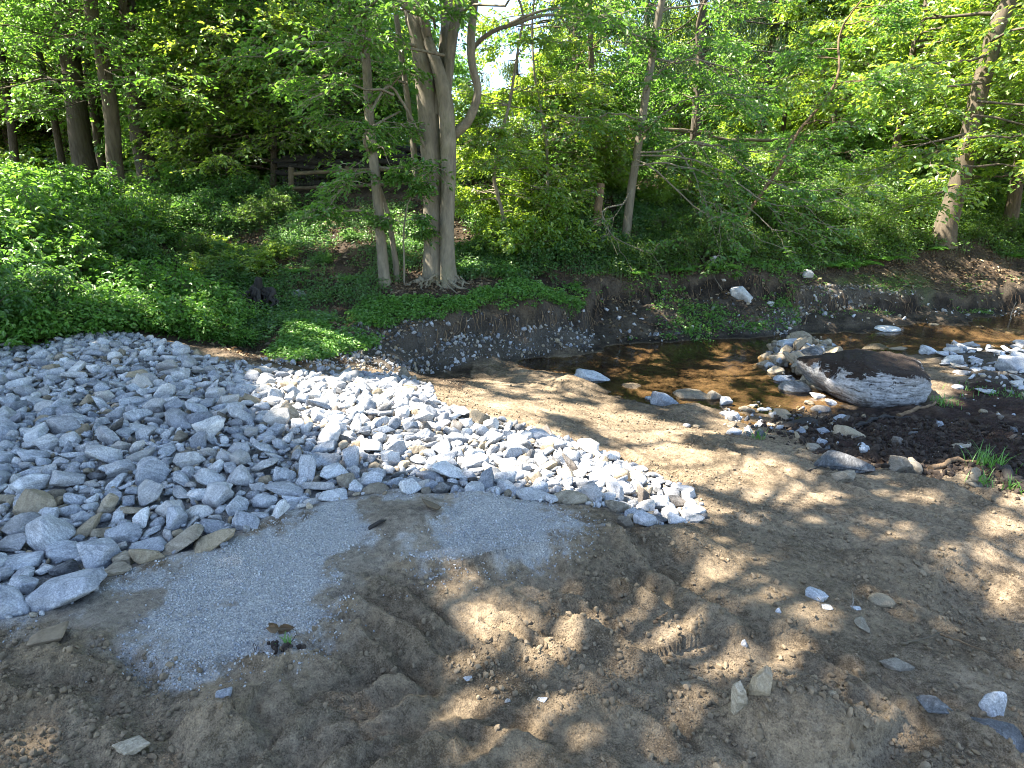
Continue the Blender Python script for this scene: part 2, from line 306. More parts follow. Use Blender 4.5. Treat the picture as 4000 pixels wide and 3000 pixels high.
# ------------------------------------------------------------ materials
class NT:
    def __init__(s, name):
        s.m = bpy.data.materials.new(name); s.m.use_nodes = True; s.t = s.m.node_tree; s.t.nodes.clear()
        s.out = s.t.nodes.new('ShaderNodeOutputMaterial')
    def n(s, typ, **kw):
        o = s.t.nodes.new('ShaderNode' + typ)
        for k, v in kw.items():
            if k.startswith('i_'):
                key = k[2:]; key = int(key) if key.isdigit() else key
                s.set(o.inputs[key], v)
            else: setattr(o, k, v)
        return o
    def set(s, sock, v):
        if isinstance(v, bpy.types.NodeSocket): s.t.links.new(v, sock)
        elif isinstance(v, (tuple, list)) and len(v) == 3 and sock.type == 'RGBA': sock.default_value = (*v, 1)
        else: sock.default_value = v
    def mix(s, f, a, b, mode='MIX'):
        o = s.n('Mix', data_type='RGBA', blend_type=mode); s.set(o.inputs[0], f); s.set(o.inputs[6], a); s.set(o.inputs[7], b); return o.outputs[2]
    def math(s, op, a, b=0.0, clamp=False):
        o = s.n('Math', operation=op, use_clamp=clamp); s.set(o.inputs[0], a); s.set(o.inputs[1], b); return o.outputs[0]
    def noise(s, scale, detail=4, rough=.55, vec=None, dist=0):
        o = s.n('TexNoise'); o.inputs['Scale'].default_value = scale; o.inputs['Detail'].default_value = detail; o.inputs['Roughness'].default_value = rough
        o.inputs['Distortion'].default_value = dist
        if vec is not None: s.t.links.new(vec, o.inputs['Vector'])
        return o.outputs[0]
    def vor(s, scale, vec=None, feat='F1', out=0):
        o = s.n('TexVoronoi', feature=feat); o.inputs['Scale'].default_value = scale
        if vec is not None: s.t.links.new(vec, o.inputs['Vector'])
        return o.outputs[out]
    def ramp(s, f, stops, interp='LINEAR'):
        o = s.n('ValToRGB'); s.set(o.inputs[0], f); cr = o.color_ramp; cr.interpolation = interp
        while len(cr.elements) < len(stops): cr.elements.new(.5)
        for e, (p, c) in zip(cr.elements, stops): e.position = p; e.color = (*c, 1) if len(c) == 3 else c
        return o.outputs[0]
    def bump(s, h, strength=.5, dist=.01, nrm_=None):
        o = s.n('Bump'); o.inputs['Strength'].default_value = strength; o.inputs['Distance'].default_value = dist; s.set(o.inputs['Height'], h)
        if nrm_ is not None: s.set(o.inputs['Normal'], nrm_)
        return o.outputs[0]
    def bsdf(s, col, rough=.8, normal=None, spec=.3):
        o = s.n('BsdfPrincipled'); s.set(o.inputs['Base Color'], col); s.set(o.inputs['Roughness'], rough); o.inputs['Specular IOR Level'].default_value = spec
        if normal is not None: s.set(o.inputs['Normal'], normal)
        s.t.links.new(o.outputs[0], s.out.inputs[0]); return s.m
    def obj(s, scale=(1, 1, 1)):
        o = s.n('TexCoord'); m = s.n('Mapping'); s.t.links.new(o.outputs['Object'], m.inputs[0]); m.inputs['Scale'].default_value = scale; return m.outputs[0]
    def rnd(s):
        a = s.n('ObjectInfo').outputs['Random']; b = s.n('NewGeometry').outputs['Random Per Island']
        return s.math('FRACT', s.math('ADD', s.math('MULTIPLY', a, 7.31), b))

def mat_ground():
    k = NT('ground_earth'); co = k.n('TexCoord').outputs['Object']
    at = k.n('Attribute', attribute_name='earth'); c = at.outputs['Color']; sp = at.outputs['Alpha']
    n1 = k.noise(3.0, 6, .6, co); n2 = k.noise(30, 6, .7, co); n3 = k.noise(170, 4, .65, co)
    v = k.math('ADD', k.math('MULTIPLY', n1, .5), k.math('ADD', k.math('MULTIPLY', n2, .55), k.math('MULTIPLY', n3, .5)))
    f = k.ramp(v, [(.66, (.42, .41, .40)), (.775, (.95, .95, .95)), (.90, (1.5, 1.5, 1.5))])  # contrast paints tiny crumb shadows together with damp and dry tone
    col = k.mix(1.0, c, f, 'MULTIPLY')
    cell = k.vor(210, co, out=1); g = k.n('SeparateColor'); k.t.links.new(cell, g.inputs[0])
    grit = k.ramp(g.outputs[0], [(0, (.50, .505, .51)), (.35, (.72, .725, .73)), (.75, (.95, .945, .93)), (.97, (1.35, 1.35, 1.34))])
    col = k.mix(sp, col, k.mix(1.0, c, grit, 'MULTIPLY'))
    vd = k.vor(210, co)
    h = k.math('ADD', k.math('MULTIPLY', n2, 1.0), k.math('ADD', k.math('MULTIPLY', n3, .45), k.math('MULTIPLY', k.math('MULTIPLY', vd, -.5), sp)))
    return k.bsdf(col, .92, k.bump(h, 1.0, .022), .15)

def mat_water():
    k = NT('brown_stream_water'); co = k.n('TexCoord').outputs['Object']
    h = k.noise(9, 4, .55, co, .6); b = k.bump(h, .22, .02)
    tr = k.n('BsdfTransparent'); tr.inputs[0].default_value = (.88, .79, .65, 1)
    gl = k.n('BsdfGlossy'); gl.inputs['Roughness'].default_value = .03; k.set(gl.inputs['Normal'], b)
    fr = k.n('Fresnel'); fr.inputs[0].default_value = 1.33; k.set(fr.inputs['Normal'], b)
    mx = k.n('MixShader'); k.t.links.new(fr.outputs[0], mx.inputs[0]); k.t.links.new(tr.outputs[0], mx.inputs[1]); k.t.links.new(gl.outputs[0], mx.inputs[2])
    k.t.links.new(mx.outputs[0], k.out.inputs[0]); return k.m

def mat_rock(name, dark, mid, light, tan=None, band=1.0, tanamt=.35, speck=.5):
    k = NT(name); r = k.rnd(); tc = k.n('NewGeometry').outputs['Position']
    rot = k.n('VectorRotate', rotation_type='EULER_XYZ'); k.t.links.new(tc, rot.inputs['Vector'])
    rv = k.n('CombineXYZ'); 
    for i, m in enumerate((6.3, 41.7, 17.1)): k.set(rv.inputs[i], k.math('MULTIPLY', r, m))
    k.t.links.new(rv.outputs[0], rot.inputs['Rotation']); p = rot.outputs[0]
    off = k.n('VectorMath', operation='ADD'); k.t.links.new(p, off.inputs[0]); k.t.links.new(rv.outputs[0], off.inputs[1]); p = off.outputs[0]
    st = k.n('Mapping'); st.inputs['Scale'].default_value = (1, 1, 4.5); k.t.links.new(p, st.inputs[0])
    b1 = k.noise(13, 5, .68, st.outputs[0], .5); fine = k.noise(120, 4, .72, p); big = k.noise(7, 3, .5, p)
    v = k.math('ADD', k.math('MULTIPLY', b1, band), k.math('ADD', k.math('MULTIPLY', fine, speck), k.math('MULTIPLY', big, .35)))
    tot = (band + speck + .35) * .5
    col = k.ramp(v, [(max(0, tot - .17 * (band + speck)), dark), (tot, mid), (min(1, tot + .15 * (band + speck)), light)])
    tone = k.ramp(r, [(0, (.55, .56, .59)), (.3, (.82, .83, .85)), (.7, (1, 1, 1)), (1, (1.22, 1.21, 1.18))])
    col = k.mix(1.0, col, tone, 'MULTIPLY')
    if tan:
        r2 = k.math('FRACT', k.math('MULTIPLY', r, 13.7))
        tf = k.math('MULTIPLY', k.ramp(r2, [(1 - tanamt - .12, (0, 0, 0)), (min(1, 1 - tanamt + .12), (1, 1, 1))]), k.ramp(big, [(.3, (.35, .35, .35)), (.65, (1, 1, 1))]))
        col = k.mix(tf, col, tan, 'MIX') if False else k.mix(k.math('MULTIPLY', tf, .7), col, k.mix(1.0, tan, k.ramp(fine, [(.3, (.6, .6, .6)), (.7, (1.35, 1.35, 1.35))]), 'MULTIPLY'))
    h = k.math('ADD', k.math('MULTIPLY', b1, .8), k.math('MULTIPLY', fine, .5))
    return k.bsdf(col, .85, k.bump(h, .7, .012), .25)

def mat_leaf(name, cols, trans, gloss=.06, tr=.5):
    k = NT(name); r = k.rnd(); g = k.n('NewGeometry').outputs['Random Per Island']
    c = k.ramp(r, [(i / max(1, len(cols) - 1), x) for i, x in enumerate(cols)])
    t = k.mix(1.0, k.ramp(g, [(0, (.75, .8, .6)), (1, (1.25, 1.12, 1.2))]), trans, 'MULTIPLY')
    d = k.n('BsdfDiffuse'); k.set(d.inputs[0], c); q = k.n('BsdfTranslucent'); k.set(q.inputs[0], t)
    m1 = k.n('MixShader'); m1.inputs[0].default_value = tr; k.t.links.new(d.outputs[0], m1.inputs[1]); k.t.links.new(q.outputs[0], m1.inputs[2])
    gl = k.n('BsdfGlossy'); gl.inputs['Roughness'].default_value = .45; gl.inputs[0].default_value = (.85, .95, .7, 1)
    m2 = k.n('MixShader'); m2.inputs[0].default_value = gloss; k.t.links.new(m1.outputs[0], m2.inputs[1]); k.t.links.new(gl.outputs[0], m2.inputs[2])
    k.t.links.new(m2.outputs[0], k.out.inputs[0]); return k.m

def mat_bark(name, a, b, scale=(9, 9, 1.6), rough=.9, bs=.6, moss=None):
    k = NT(name); co = k.obj(scale); n = k.noise(1.6, 6, .65, co, .5); m = k.noise(.9, 3, .5, k.obj((1.5, 1.5, 1.2))); f = k.noise(9, 3, .6, co)
    c = k.ramp(k.math('ADD', k.math('MULTIPLY', n, .7), k.math('MULTIPLY', m, .3)), [(.3, a), (.68, b)])
    if moss: c = k.mix(k.ramp(k.noise(1.4, 4, .6, k.obj((1, 1, .8))), [(.55, (0, 0, 0)), (.72, (.75, .75, .75))]), c, moss)
    return k.bsdf(c, rough, k.bump(k.math('ADD', n, k.math('MULTIPLY', f, .3)), bs, .02), .2)

def mat_flat(name, a, b, scale=20, rough=.85, bs=.3):
    k = NT(name); co = k.n('TexCoord').outputs['Object']; n = k.noise(scale, 5, .6, co); r = k.rnd()
    c = k.mix(1.0, k.ramp(n, [(.3, a), (.7, b)]), k.ramp(r, [(0, (.75, .75, .75)), (1, (1.2, 1.2, 1.2))]), 'MULTIPLY')
    return k.bsdf(c, rough, k.bump(n, bs, .01), .2)

M = {}
M['ground'] = mat_ground(); M['water'] = mat_water()
M['granite'] = mat_rock('grey_gneiss', (.12, .13, .145), (.31, .32, .33), (.52, .53, .54), (.28, .25, .20), .6, .12, .75)
M['bluegrey'] = mat_rock('blue_grey_gneiss', (.13, .14, .155), (.33, .34, .355), (.54, .55, .56), None, .5, .22, .8)
M['pale'] = mat_rock('pale_gneiss', (.16, .16, .165), (.37, .37, .365), (.62, .615, .60), (.40, .35, .28), .5, .15, .8)
M['tanrock'] = mat_rock('weathered_tan_stone', (.10, .085, .06), (.24, .20, .145), (.40, .35, .27), (.27, .21, .13), .7, .5)
M['darkrock'] = mat_rock('dark_wet_stone', (.035, .035, .035), (.10, .10, .10), (.24, .24, .235), (.12, .09, .06), .8, .3)
M['boulder'] = mat_rock('banded_boulder_stone', (.10, .095, .09), (.40, .39, .38), (.62, .61, .60), (.38, .33, .27), 1.5, .3, .35)
M['clod'] = mat_flat('damp_earth_clod', (.125, .095, .06), (.215, .165, .108), 30)
M['darkclod'] = mat_flat('dark_peaty_clod', (.02, .015, .012), (.058, .043, .032), 30)
M['pebble'] = mat_rock('stream_pebble', (.17, .16, .15), (.33, .32, .30), (.55, .54, .52), (.30, .25, .18), .5, .3)
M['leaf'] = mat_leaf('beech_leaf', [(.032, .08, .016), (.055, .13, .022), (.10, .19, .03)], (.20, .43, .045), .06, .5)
M['hemlock'] = mat_leaf('sunny_needles', [(.05, .09, .02), (.08, .13, .03)], (.22, .32, .05), .05, .4)  # spruce needles tinted bright yellow-green, sunlight put into the colour
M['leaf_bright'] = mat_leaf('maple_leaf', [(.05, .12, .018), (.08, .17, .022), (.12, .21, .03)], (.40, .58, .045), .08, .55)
M['leaf_dark'] = mat_leaf('shade_leaf', [(.022, .06, .014), (.04, .095, .018), (.065, .13, .024)], (.20, .36, .035), .05)  # dark green range of broad-leaf tones
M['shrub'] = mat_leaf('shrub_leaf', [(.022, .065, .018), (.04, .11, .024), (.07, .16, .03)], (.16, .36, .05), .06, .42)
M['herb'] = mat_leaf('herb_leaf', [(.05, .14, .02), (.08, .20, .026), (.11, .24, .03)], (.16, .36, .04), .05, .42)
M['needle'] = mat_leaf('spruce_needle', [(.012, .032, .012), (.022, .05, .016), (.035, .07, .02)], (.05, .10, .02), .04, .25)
M['litter'] = mat_leaf('fallen_leaf', [(.09, .058, .034), (.15, .10, .06), (.24, .17, .105)], (.12, .07, .035), .03, .2)
M['bark'] = mat_bark('beech_bark', (.085, .073, .052), (.25, .215, .155), (7, 7, 2.0), .88, .6, (.10, .105, .05))
M['bark_dark'] = mat_bark('dark_furrowed_bark', (.035, .028, .02), (.11, .092, .068), (12, 12, 1.8), .95, .9, (.05, .06, .025))
M['bark_mid'] = mat_bark('brown_bark', (.05, .04, .028), (.145, .115, .08), (10, 10, 2), .92, .8)
M['twig'] = mat_flat('grey_twig', (.14, .12, .09), (.30, .26, .20), 12)
M['wood'] = mat_bark('weathered_rail_wood', (.055, .043, .028), (.16, .125, .08), (3, 3, 3), .9, .5)
M['deadwood'] = mat_bark('dead_wood', (.06, .042, .028), (.24, .16, .09), (8, 8, 2), .95, .8)
M['blackwood'] = mat_bark('charred_dark_wood', (.012, .011, .010), (.05, .045, .04), (6, 6, 2), .9, .8)  # near-black wood tone, mottled by noise
M['grass'] = mat_leaf('grass_blade', [(.07, .19, .03), (.10, .26, .04)], (.16, .36, .05), .05, .4)

# ------------------------------------------------------------ the ground: one sheet, finer towards the place the camera stands
def make_ground():
    oy = -1.6; nth, nr = 980, 940
    th = np.radians(np.linspace(-72, 72, nth))
    r = np.concatenate([np.geomspace(1.2, 2.6, 60)[:-1], np.geomspace(2.6, 9.5, 480)[:-1], np.geomspace(9.5, 20, 300)[:-1], np.geomspace(20, 150, nr - 837)])
    nr = len(r)
    R, T = np.meshgrid(r, th, indexing='ij'); x = (R * np.sin(T)).ravel(); y = (oy + R * np.cos(T)).ravel()
    z = hgt(x, y)
    V = np.stack([x, y, z], -1)
    i = np.arange(nr - 1)[:, None] * nth; j = np.arange(nth - 1)[None]
    Fq = np.stack([i + j, i + j + 1, i + nth + j + 1, i + nth + j], -1).reshape(-1, 4)
    mb = MB(); mb.add(V, Fq); o = mb.build('ground', M['ground'], None, True); tag(o, kind='structure')
    # colour of the earth per vertex, mostly by what it is made of
    def blend(c, m, col): return c * (1 - m[:, None]) + np.array(col)[None] * m[:, None]
    jn = fbm(x * 2.5, y * 2.5, 201, 5, .6); jf = fbm(x * 14, y * 14, 211, 4, .6)
    c = np.tile([.222, .170, .112], (len(x), 1)); al = np.zeros(len(x))
    damp = smooth(-.25, .3, fbm(x * 1.1, y * 1.1, 221, 4) + .25 * jf); c = blend(c, damp * .75, (.172, .130, .082))
    pile = smooth(-.05, .1, sdf(x, y, PILE)); c = blend(c, pile, (.26, .255, .25)); al = np.maximum(al, pile)
    pad = smooth(-.10, .14, sdf(x, y, PAD) + .22 * jn + .20 * jf - .03) * (1 - .85 * smooth(.08, .30, fbm(x * 1.7 + 3, y * 1.7, 231, 4, .6) + .2 * jf)); 
    c = blend(c, pad, (.52, .51, .48)); al = np.maximum(al, pad)
    soil = smooth(-.15, .15, sdf(x, y, SOIL) + .25 * jn + .1 * jf); c = blend(c, soil, (.040, .026, .020)); c = blend(c, soil * smooth(.1, .3, jn) * .6, (.075, .052, .036))
    face = smooth(-.2, .1, sdf(x, y, FACE) + .15 * jn)
    _, side = segdist(x, y, SHORE); beyond = ((side > 0) & (y > 7)) | (y > 13) 
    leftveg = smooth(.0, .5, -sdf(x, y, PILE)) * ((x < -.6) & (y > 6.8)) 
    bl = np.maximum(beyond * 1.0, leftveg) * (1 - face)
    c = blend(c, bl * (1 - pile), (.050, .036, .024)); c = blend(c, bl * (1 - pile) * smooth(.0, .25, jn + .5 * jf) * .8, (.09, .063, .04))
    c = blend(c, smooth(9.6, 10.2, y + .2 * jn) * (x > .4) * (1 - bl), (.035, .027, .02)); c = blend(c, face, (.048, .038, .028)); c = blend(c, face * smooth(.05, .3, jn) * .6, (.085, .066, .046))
    fd, fs = segdist(x, y, LIP); c = blend(c, (1 - smooth(.05, .3, fd + .2 * jf)) * (fs < 0) * face, (.022, .017, .013))  # face darker in a band just below the lip
    for poly, a_ in ((GRAV, .8), (GRAV2, .7), (BAR, .9)):
        g = smooth(-.1, .2, sdf(x, y, poly) + .3 * jn) * a_; c = blend(c, g, (.095, .082, .066)); al = np.maximum(al, g * .6)
    g = smooth(-.2, .3, sdf(x, y, MOSS) + .3 * jn); c = blend(c, g * .8, (.065, .085, .025))
    g = smooth(-.5, .5, sdf(x, y, LAWN) + .4 * jn); c = blend(c, g * .9, (.08, .15, .03))
    wet = 1 - smooth(-.75, -.71, z); wet = wet * (y > 4); c = blend(c, wet, (.135, .098, .060)); c = blend(c, wet * smooth(.05, .35, jn), (.07, .05, .032))
    rim = (1 - smooth(-.71, -.62, z)) * (y > 4) * (1 - wet); c = c * (1 - .45 * rim[:, None])
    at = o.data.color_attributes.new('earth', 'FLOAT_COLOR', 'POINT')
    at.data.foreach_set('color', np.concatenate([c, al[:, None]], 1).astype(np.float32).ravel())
    return o
ground = make_ground()
def make_water():
    rng = np.random.default_rng(5)
    gx, gy = np.meshgrid(np.linspace(-2.5, 16, 60), np.linspace(5.4, 15.5, 40)); mb = MB(); n = 60
    V = np.stack([gx.ravel(), gy.ravel(), np.full(gx.size, -.735)], -1)
    i = np.arange(39)[:, None] * n; j = np.arange(59)[None]; mb.add(V, np.stack([i + j, i + j + 1, i + n + j + 1, i + n + j], -1).reshape(-1, 4))
    tag(mb.build('water', M['water'], None, True), kind='structure')
make_water()
# ------------------------------------------------------------ stones
def ico(sub):
    import bmesh
    bm = bmesh.new(); bmesh.ops.create_icosphere(bm, subdivisions=sub, radius=1)
    V = np.array([v.co[:] for v in bm.verts]); Fc = np.array([[v.index for v in f.verts] for f in bm.faces]); bm.free(); return V, Fc
ICO = {k: ico(k) for k in (1, 2, 3, 4, 5)}
def noise3(p, sc, seed):
    return vnoise(p[:, 0] * sc + 7 * vnoise(p[:, 2] * sc, p[:, 1] * sc * .3, seed + 1), p[:, 1] * sc + p[:, 2] * sc * .77, seed) + vnoise(p[:, 2] * sc, p[:, 0] * sc - p[:, 1] * sc * .6, seed + 2)
def rock_shape(rng, sub=4, planes=12, flat=(1, .75, .5), sharp=80, rough=.05, roundness=0.0):
    """a broken stone: the rounded intersection of random planes, unit size"""
    D, Fc = ICO[sub]
    n = nrm(rng.normal(size=(planes, 3))); ax_ = nrm(np.vstack([np.eye(3), -np.eye(3)]) + rng.normal(0, .22, (6, 3))); n = np.vstack([n, ax_]); h = rng.uniform(.55, .95, len(n)); h[planes:] = rng.uniform(.72, 1, 6)
    q = np.maximum(D @ n.T, 1e-3) / h[None]; mq = q.max(1); r = 1 / (mq * (np.power(q / mq[:, None], sharp).sum(1) ** (1 / sharp)))
    if roundness: r = r * (1 - roundness) + roundness * .85
    V = D * r[:, None]
    V = V * (1 + rough * noise3(V, 2.2, int(rng.integers(1e6)))[:, None] + rough * .5 * noise3(V, 6, int(rng.integers(1e6)))[:, None])
    V = V * np.array(flat)[None]
    V = V - (V.max(0) + V.min(0)) / 2; V = V / (V.max(0) - V.min(0)).max()
    return V, Fc
rngR = np.random.default_rng(11)
LIB = {'block': [rock_shape(rngR, 4, int(rngR.integers(5, 10)), (1, rngR.uniform(.7, .95), rngR.uniform(.55, .8))) for _ in range(12)],
       'wedge': [rock_shape(rngR, 4, int(rngR.integers(6, 12)), (1, rngR.uniform(.5, .75), rngR.uniform(.4, .6)), 90) for _ in range(12)],
       'slab': [rock_shape(rngR, 4, int(rngR.integers(6, 11)), (1, rngR.uniform(.55, .85), rngR.uniform(.22, .36)), 90) for _ in range(9)],
       'long': [rock_shape(rngR, 4, int(rngR.integers(7, 11)), (1, rngR.uniform(.32, .45), rngR.uniform(.26, .4)), 70) for _ in range(8)],
       'round': [rock_shape(rngR, 4, 16, (1, rngR.uniform(.75, .9), rngR.uniform(.5, .75)), 7, .04, .5) for _ in range(6)]}
LOW = {k: [rock_shape(rngR, 2, int(rngR.integers(6, 10)), f, 16, .04) for _ in range(8)] for k, f in (('block', (1, .8, .65)), ('slab', (1, .7, .35)), ('wedge', (1, .6, .5)))}
MID = {k: [rock_shape(rngR, 3, int(rngR.integers(5, 11)), f, 60) for _ in range(14)] for k, f in (('block', (1, .8, .65)), ('slab', (1, .7, .32)), ('wedge', (1, .6, .5)), ('long', (1, .38, .33)))}
MESHES = {}
def rock_mesh(kind, i, mat):
    key = (kind, i % len(LIB[kind]), mat)
    if key not in MESHES:
        V, Fc = LIB[kind][key[1]]; mb = MB(); mb.add(V, Fc); MESHES[key] = mb.mesh('stone', M[mat], True)
    return MESHES[key]
def rotm(e): return np.array(Euler(e).to_matrix())
def put_rock(name, kind, i, mat, p, size, rot, label, cat='rock', group=None, scale=(1, 1, 1)):
    o = link(name, rock_mesh(kind, i, mat), None, p); o.rotation_euler = rot; o.scale = [size * s for s in scale]
    return tag(o, label, cat, group)
def stone_at(u, v, wpx, hpx, kind, mat, label, name='rock', yaw=0.0, tilt=0.0, sink=.25, cat='rock', i=None, group=None, roll=0.0, depth=.8):
    """a stone whose picture box is centred on (u, v), resting on the ground under it"""
    p = gp(u, v + hpx * .35); d = dist(p); W = wpx * d / F; H = hpx * d / F
    V, _ = LIB[kind][(i if i is not None else int(rngR.integers(99))) % len(LIB[kind])] if i is not None else (None, None)
    i = int(rngR.integers(99)) if i is None else i
    V = LIB[kind][i % len(LIB[kind])][0]; ex = V.max(0) - V.min(0)
    look = math.degrees(math.atan2(max(CZ - p[2], .3), p[1])); cs, sn = math.cos(math.radians(look)), math.sin(math.radians(look))
    dep = W * depth; hh = max((H - dep * sn * .8) / cs, H * .45)
    o = put_rock(name, kind, i, mat, (p[0], p[1] + dep * .2, p[2] + hh * (.5 - sink)), 1, (roll, tilt, yaw), label, cat, group, (W / ex[0], dep / ex[1], hh / ex[2]))
    return o

# --- the big stones that can be told apart along the front and tip of the heap: (u, v, w, h, kind, material, yaw, tilt, label)
FRONT = [
 (126,1264,152,105,'slab','bluegrey',.25,-.2,'large flat pale blue-grey slab lying lowest at the front of the stone heap'),
 (14,1289,70,95,'block','bluegrey',.6,.1,'pale block cut by the frame edge beside the large flat slab'),
 (380,1156,104,58,'long','tanrock',.45,-.42,'smooth long tan stone with one end raised at the heap front'),
 (453,1163,104,46,'long','tanrock',.3,-.30,'rough speckled long stone lying just right of the smooth tan one'),
 (525,1121,66,48,'block','bluegrey',.1,0,'grey speckled block standing alone on the crushed gravel at the heap edge'),
 (313,1196,60,48,'block','tanrock',.9,.15,'brownish block below the smooth long tan stone'),
 (261,1194,46,48,'block','tanrock',.2,-.1,'small upright olive stone above the low brown one at the heap front'),
 (247,1226,66,34,'wedge','tanrock',.2,0,'low brown stone half buried in earth right of the large flat slab'),
 (208,1180,94,88,'wedge','bluegrey',1.0,.35,'big dark blue-grey slab leaning behind the large flat slab'),
 (313,1161,78,40,'wedge','bluegrey',.2,0,'grey stone tucked behind the long tan stone'),
 (257,1133,74,54,'block','bluegrey',.5,.1,'brown-topped grey block behind the leaning dark slab'),
 (373,1103,50,64,'block','bluegrey',1.2,.2,'upright grey wedge above the smooth long tan stone'),
 (453,1121,68,46,'block','bluegrey',.3,0,'wide brownish grey block behind the rough speckled long stone'),
 (121,1168,84,60,'block','bluegrey',.4,0,'broad blue block left of the leaning dark slab'),
 (44,1243,52,52,'block','bluegrey',.8,0,'rounded blue-grey block touching the top corner of the large flat slab'),
 (136,1208,56,40,'wedge','darkrock',.1,0,'small dark stone wedged between two slabs'),
 (40,1195,70,50,'wedge','bluegrey',.5,.2,'long grey stone leaning at the lower frame edge'),
 (621,1084,56,26,'slab','bluegrey',.2,0,'thin blue-grey slab flat on the gravel edge'),
 (569,1066,52,40,'block','bluegrey',.7,0,'speckled block beside the thin slab at the gravel edge'),
 (719,1066,62,32,'slab','bluegrey',.1,0,'flat dark blue stone projecting over the gravel edge'),
 (771,1044,36,44,'wedge','bluegrey',1.4,.3,'small upright pale wedge beside the beige plate'),
 (811,1052,58,30,'slab','tanrock',.05,0,'smooth beige plate of stone facing the gravel pad'),
 (1151,1062,76,36,'block','pale',.05,0,'long pale block at the front edge beside the beige round boulder'),
 (1232,1068,78,42,'round','tanrock',.1,0,'rounded beige boulder half sunk at the front edge of the heap'),
 (1335,1091,48,42,'block','tanrock',.6,0,'olive block at the start of the heap tip'),
 (1399,1079,52,32,'block','pale',.2,0,'white block lying on top of the heap tip'),
 (1417,1107,58,32,'wedge','darkrock',.3,0,'dark flat stone in the middle of the heap tip'),
 (1499,1095,52,36,'block','pale',.4,0,'bright white block at the far right of the heap tip'),
 (1395,1128,52,42,'block','bluegrey',.3,0,'grey stone at the lowest corner of the heap tip'),
 (1459,1133,54,32,'wedge','bluegrey',.5,0,'grey wedge at the bottom of the heap tip'),
 (1500,1125,40,24,'wedge','pale',.3,0,'small pale stone touching the sand beyond the tip'),
 (1350,1123,36,34,'block','tanrock',.3,0,'small brown block left of the lowest corner of the tip'),
 (1462,1068,56,36,'block','darkrock',.2,0,'dark brown rounded block near the end of the heap'),
 (871,801,30,40,'wedge','tanrock',1.2,.4,'pointed stone standing upright at the back corner of the heap'),
 (888,822,38,22,'slab','bluegrey',.2,0,'flat grey stone beneath the pointed upright one'),
]
taken = []
for (u, v, wp, hp, kind, mat, yaw, tilt, lab) in FRONT:
    o = stone_at(u, v, wp, hp, kind, mat, lab, 'riprap_stone', yaw, tilt, .16, 'stone', group='riprap stones of the heap')
    taken.append((o.location[0], o.location[1], max(o.scale[0], .05) * .5))

